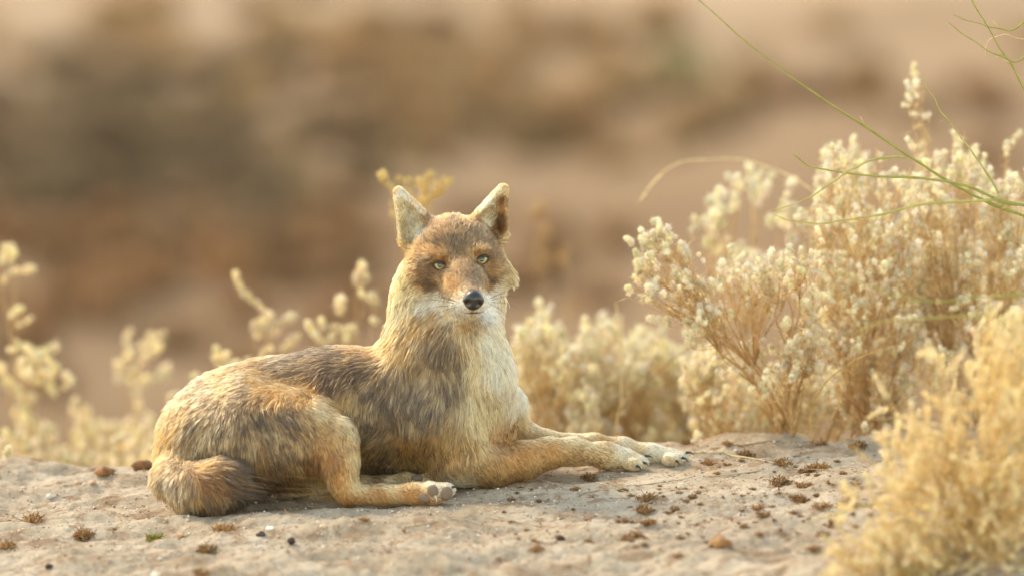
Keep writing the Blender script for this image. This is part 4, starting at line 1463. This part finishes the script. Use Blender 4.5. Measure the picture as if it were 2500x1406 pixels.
def stone(name, label, cat, px, py, size, col, seed, group=None, rough=.25):
    V, F = stone_geo(seed, rough)
    h = ground_hit(px, py + size * .5)
    G = Geo()
    G.add(V * size * S, F, col)
    o = G.build(name, M_STONE)
    o.location = Vector(h) + Vector((0, 0, size * S * .35))
    tag(o, label, cat, group)
    return o


DK = lin(66, 54, 50)
WH = lin(232, 222, 206)
stone('dung_pellet', 'dark round pellet in front of the shank, right of the white stone', 'pellet', 712, 1318, 10, DK, 1, 'dark pellets')
stone('dung_pellet', 'dark pellet with a pale underside in front of the tail', 'pellet', 637, 1303, 11, lin(84, 70, 64), 2, 'dark pellets')
stone('dung_pellet', 'dark round pellet in the centre foreground', 'pellet', 1370, 1312, 10, lin(74, 56, 50), 3, 'dark pellets')
stone('dung_pellet', 'dark round pellet at the bottom left', 'pellet', 120, 1380, 9, DK, 4, 'dark pellets')
stone('pebble', 'white squarish pebble in front of the thigh', 'pebble', 661, 1288, 10, WH, 5, 'pebbles')
stone('pebble', 'pale tan pebble in front of the hind leg', 'pebble', 788, 1283, 9, lin(214, 184, 156), 6, 'pebbles')
stone('pebble', 'pale pebble cut by the bottom edge', 'pebble', 379, 1401, 10, WH, 7, 'pebbles')
stone('pebble', 'orange tan pebble left of the green tuft', 'pebble', 441, 1304, 8, lin(204, 160, 120), 8, 'pebbles')
stone('pebble', 'left of two pinkish pebbles on the left ledge', 'pebble', 192, 1176, 9, lin(200, 166, 140), 9, 'pebbles')
stone('pebble', 'right of two pinkish pebbles on the left ledge', 'pebble', 227, 1175, 8, lin(206, 172, 146), 10, 'pebbles')
stone('pebble', 'grey white flat pebble on the clay left of the tail', 'pebble', 122, 1210, 10, lin(206, 196, 184), 11, 'pebbles')
stone('pebble', 'pale stone below the far forepaw', 'pebble', 1664, 1186, 13, lin(206, 184, 160), 12, 'pebbles')
stone('clod', 'brown earth clod on the left ledge', 'clod', 252, 1147, 22, lin(150, 112, 78), 13, 'earth clods', .5)
stone('clod', 'darker earth clod on the ledge touching the rump', 'clod', 352, 1132, 24, lin(134, 98, 68), 14, 'earth clods', .55)
stone('clod', 'brown earth clod in the right foreground', 'clod', 1760, 1322, 22, lin(166, 124, 84), 15, 'earth clods', .4)
rg = np.random.default_rng(9)
protos = {}
for k in range(3):
    V, F = stone_geo(20 + k, .3, 2)
    G = Geo()
    G.add(V, F, [WH * .9, lin(210, 180, 150), lin(196, 164, 136)][k])
    protos[k] = G.build('pebble', M_STONE)
for i in range(70):
    px, py = rg.uniform(10, 2080), rg.uniform(1190, 1370)
    if 380 < px < 1120 and py < 1262 or px < 1650 and py < 1200:
        py = rg.uniform(1265, 1385)
    k = i % 3
    place(protos[k], px, py, rg.uniform(2.4, 5.0), ['tiny whitish pebble scattered on the bare clay', 'tiny pinkish tan pebble scattered on the bare clay', 'tiny brown pebble scattered on the bare clay'][k], 'pebble', ['tiny whitish pebbles', 'tiny pinkish pebbles', 'tiny brown pebbles'][k])
# grit
G = Geo()
Vg, Fg = ICO[1]
n = 6500
pxs, ys = rg.uniform(-60, 2200, n), rg.uniform(-.85, .38, n)
gxs = np.array([at(a, 1100, b_)[0] for a, b_ in zip(pxs, ys)])
gzs = ground_z(gxs, ys)
for i in range(n):
    r = rg.gamma(2.2, .00045) + .0006
    c = [WH * .85, lin(214, 190, 164), lin(166, 130, 98), lin(140, 106, 74)][rg.choice(4, p=[.25, .35, .25, .15])]
    V = Vg * (1 + rg.normal(0, .18, (len(Vg), 1))) * r * np.array([1, 1, .7])
    G.add(V + np.array([gxs[i], ys[i], gzs[i] + r * .25]), Fg, c)
GL = Geo()
for i in range(1500):
    px, yy = rg.uniform(-40, 2150), rg.uniform(-.8, .36)
    if px < 1150 and rg.random() < .5:
        continue
    x = at(px, 1100, yy)[0]
    p = np.array([x, yy, float(ground_z(x, yy)) + .0008])
    a_ = rg.uniform(0, 6.28)
    blade(GL, p, np.array([math.cos(a_), math.sin(a_), rg.uniform(-.05, .45)]), rg.gamma(2, .0035) + .003, rg.uniform(.0005, .0014), rg, lin(190, 150, 104) * rg.uniform(.45, 1.3))
tag(GL.build('plant_litter', M_DRY), 'tiny bits of straw and leaf litter strewn over the clay', 'litter', kind='stuff')
tag(G.build('grit', M_STONE), 'fine grit scattered over the clay', 'grit', kind='stuff')


# ------------------------------------------------------------------ far slope: blurred scrub
def scrub(name, label, spots, seed, nblade=260):
    rg = np.random.default_rng(seed)
    VV, CC = [], []
    for px, py, w, h, col in spots:
        c = ground_hit(px, py)
        z = (c - CAM) @ FWD
        k = z / DIST * S
        W, Hh = w * k, h * k
        n = int(nblade * max(.4, w / 120.0))
        a = rg.uniform(0, 2 * math.pi, n)
        rr = np.sqrt(rg.random(n))
        hh = rg.random(n) ** .8 * Hh * np.sqrt(np.clip(1 - rr ** 2 * .8, .05, 1)) * rg.uniform(.6, 1.1, n)
        P = c + np.stack([rr * np.cos(a) * W, rr * np.sin(a) * W * .8, hh], -1)
        P[:, 2] += ground_z(P[:, 0], P[:, 1], False) - c[2]
        d = rg.normal(0, 1, (n, 3)) + np.array([0, 0, .7])
        d /= np.linalg.norm(d, axis=1)[:, None]
        s_ = np.cross(d, rg.normal(0, 1, (n, 3)))
        s_ /= np.linalg.norm(s_, axis=1)[:, None]
        L = rg.uniform(.05, .13, n)[:, None] * max(1, W / .25) ** .5
        VV.append(np.stack([P - s_ * L * .22, P + s_ * L * .22, P + d * L], 1).reshape(-1, 3))
        cc = col * rg.uniform(.7, 1.3, (n, 1)) * (1 + rg.normal(0, .05, (n, 3)))
        CC.append(np.repeat(cc, 3, 0))
    V = np.concatenate(VV)
    o = new_mesh(name, V, np.arange(len(V)).reshape(-1, 3), M_SCRUB, None, False, np.concatenate(CC))
    return tag(o, label, 'scrub', None, 'stuff')


rg = np.random.default_rng(77)
DKS, RUS, TAN, GRN = lin(130, 109, 84), lin(156, 121, 87), lin(172, 142, 105), lin(158, 148, 100)
spots = []
for cx, cy, sx_, sy_, nn in [(110, 330, 120, 70, 26), (330, 300, 110, 60, 16), (560, 350, 110, 80, 26), (250, 480, 200, 70, 20), (620, 470, 110, 50, 10), (60, 480, 60, 60, 8), (860, 400, 80, 60, 5)]:
    for _ in range(nn):
        spots.append((rg.normal(cx, sx_), rg.normal(cy, sy_), rg.uniform(30, 70), rg.uniform(30, 60), DKS * rg.uniform(.8, 1.4)))
scrub('dark_scrub', 'dark grey brown scrub blurred on the slope at left', spots, 1)
spots = []
for cx, cy, sx_, sy_, nn in [(150, 660, 160, 60, 16), (520, 640, 200, 70, 18), (200, 850, 200, 80, 14), (700, 700, 150, 80, 10), (1400, 700, 140, 80, 6), (1000, 260, 160, 70, 7), (1420, 130, 110, 30, 4), (1000, 110, 90, 30, 3), (1350, 420, 160, 90, 4), (2250, 310, 200, 60, 5), (1900, 300, 200, 40, 4)]:
    for _ in range(nn):
        spots.append((rg.normal(cx, sx_), rg.normal(cy, sy_), rg.uniform(30, 65), rg.uniform(18, 40), RUS * rg.uniform(.8, 1.3)))
scrub('russet_scrub', 'reddish brown dead scrub blurred on the far slope', spots, 2)
spots = []
for cx, cy, sx_, sy_, nn in [(200, 100, 160, 60, 14), (560, 140, 120, 50, 14), (820, 90, 90, 40, 8), (1150, 200, 300, 60, 24), (1600, 260, 300, 60, 16), (1250, 330, 380, 50, 22), (1000, 300, 120, 50, 8), (1800, 60, 250, 40, 5), (760, 500, 100, 60, 5), (1250, 250, 100, 40, 4)]:
    for _ in range(nn):
        spots.append((rg.normal(cx, sx_), rg.normal(cy, sy_), rg.uniform(30, 65), rg.uniform(20, 45), TAN * rg.uniform(.85, 1.2)))
scrub('straw_scrub', 'straw coloured dry scrub blurred near the top of the slope', spots, 3)
o = scrub('green_bush', 'lone small green bush blurred on the far slope', [(1650, 190, 32, 40, GRN), (1680, 185, 24, 30, GRN), (1625, 185, 22, 26, GRN)], 4, 400)
o['kind'] = 'thing'
o['category'] = 'bush'
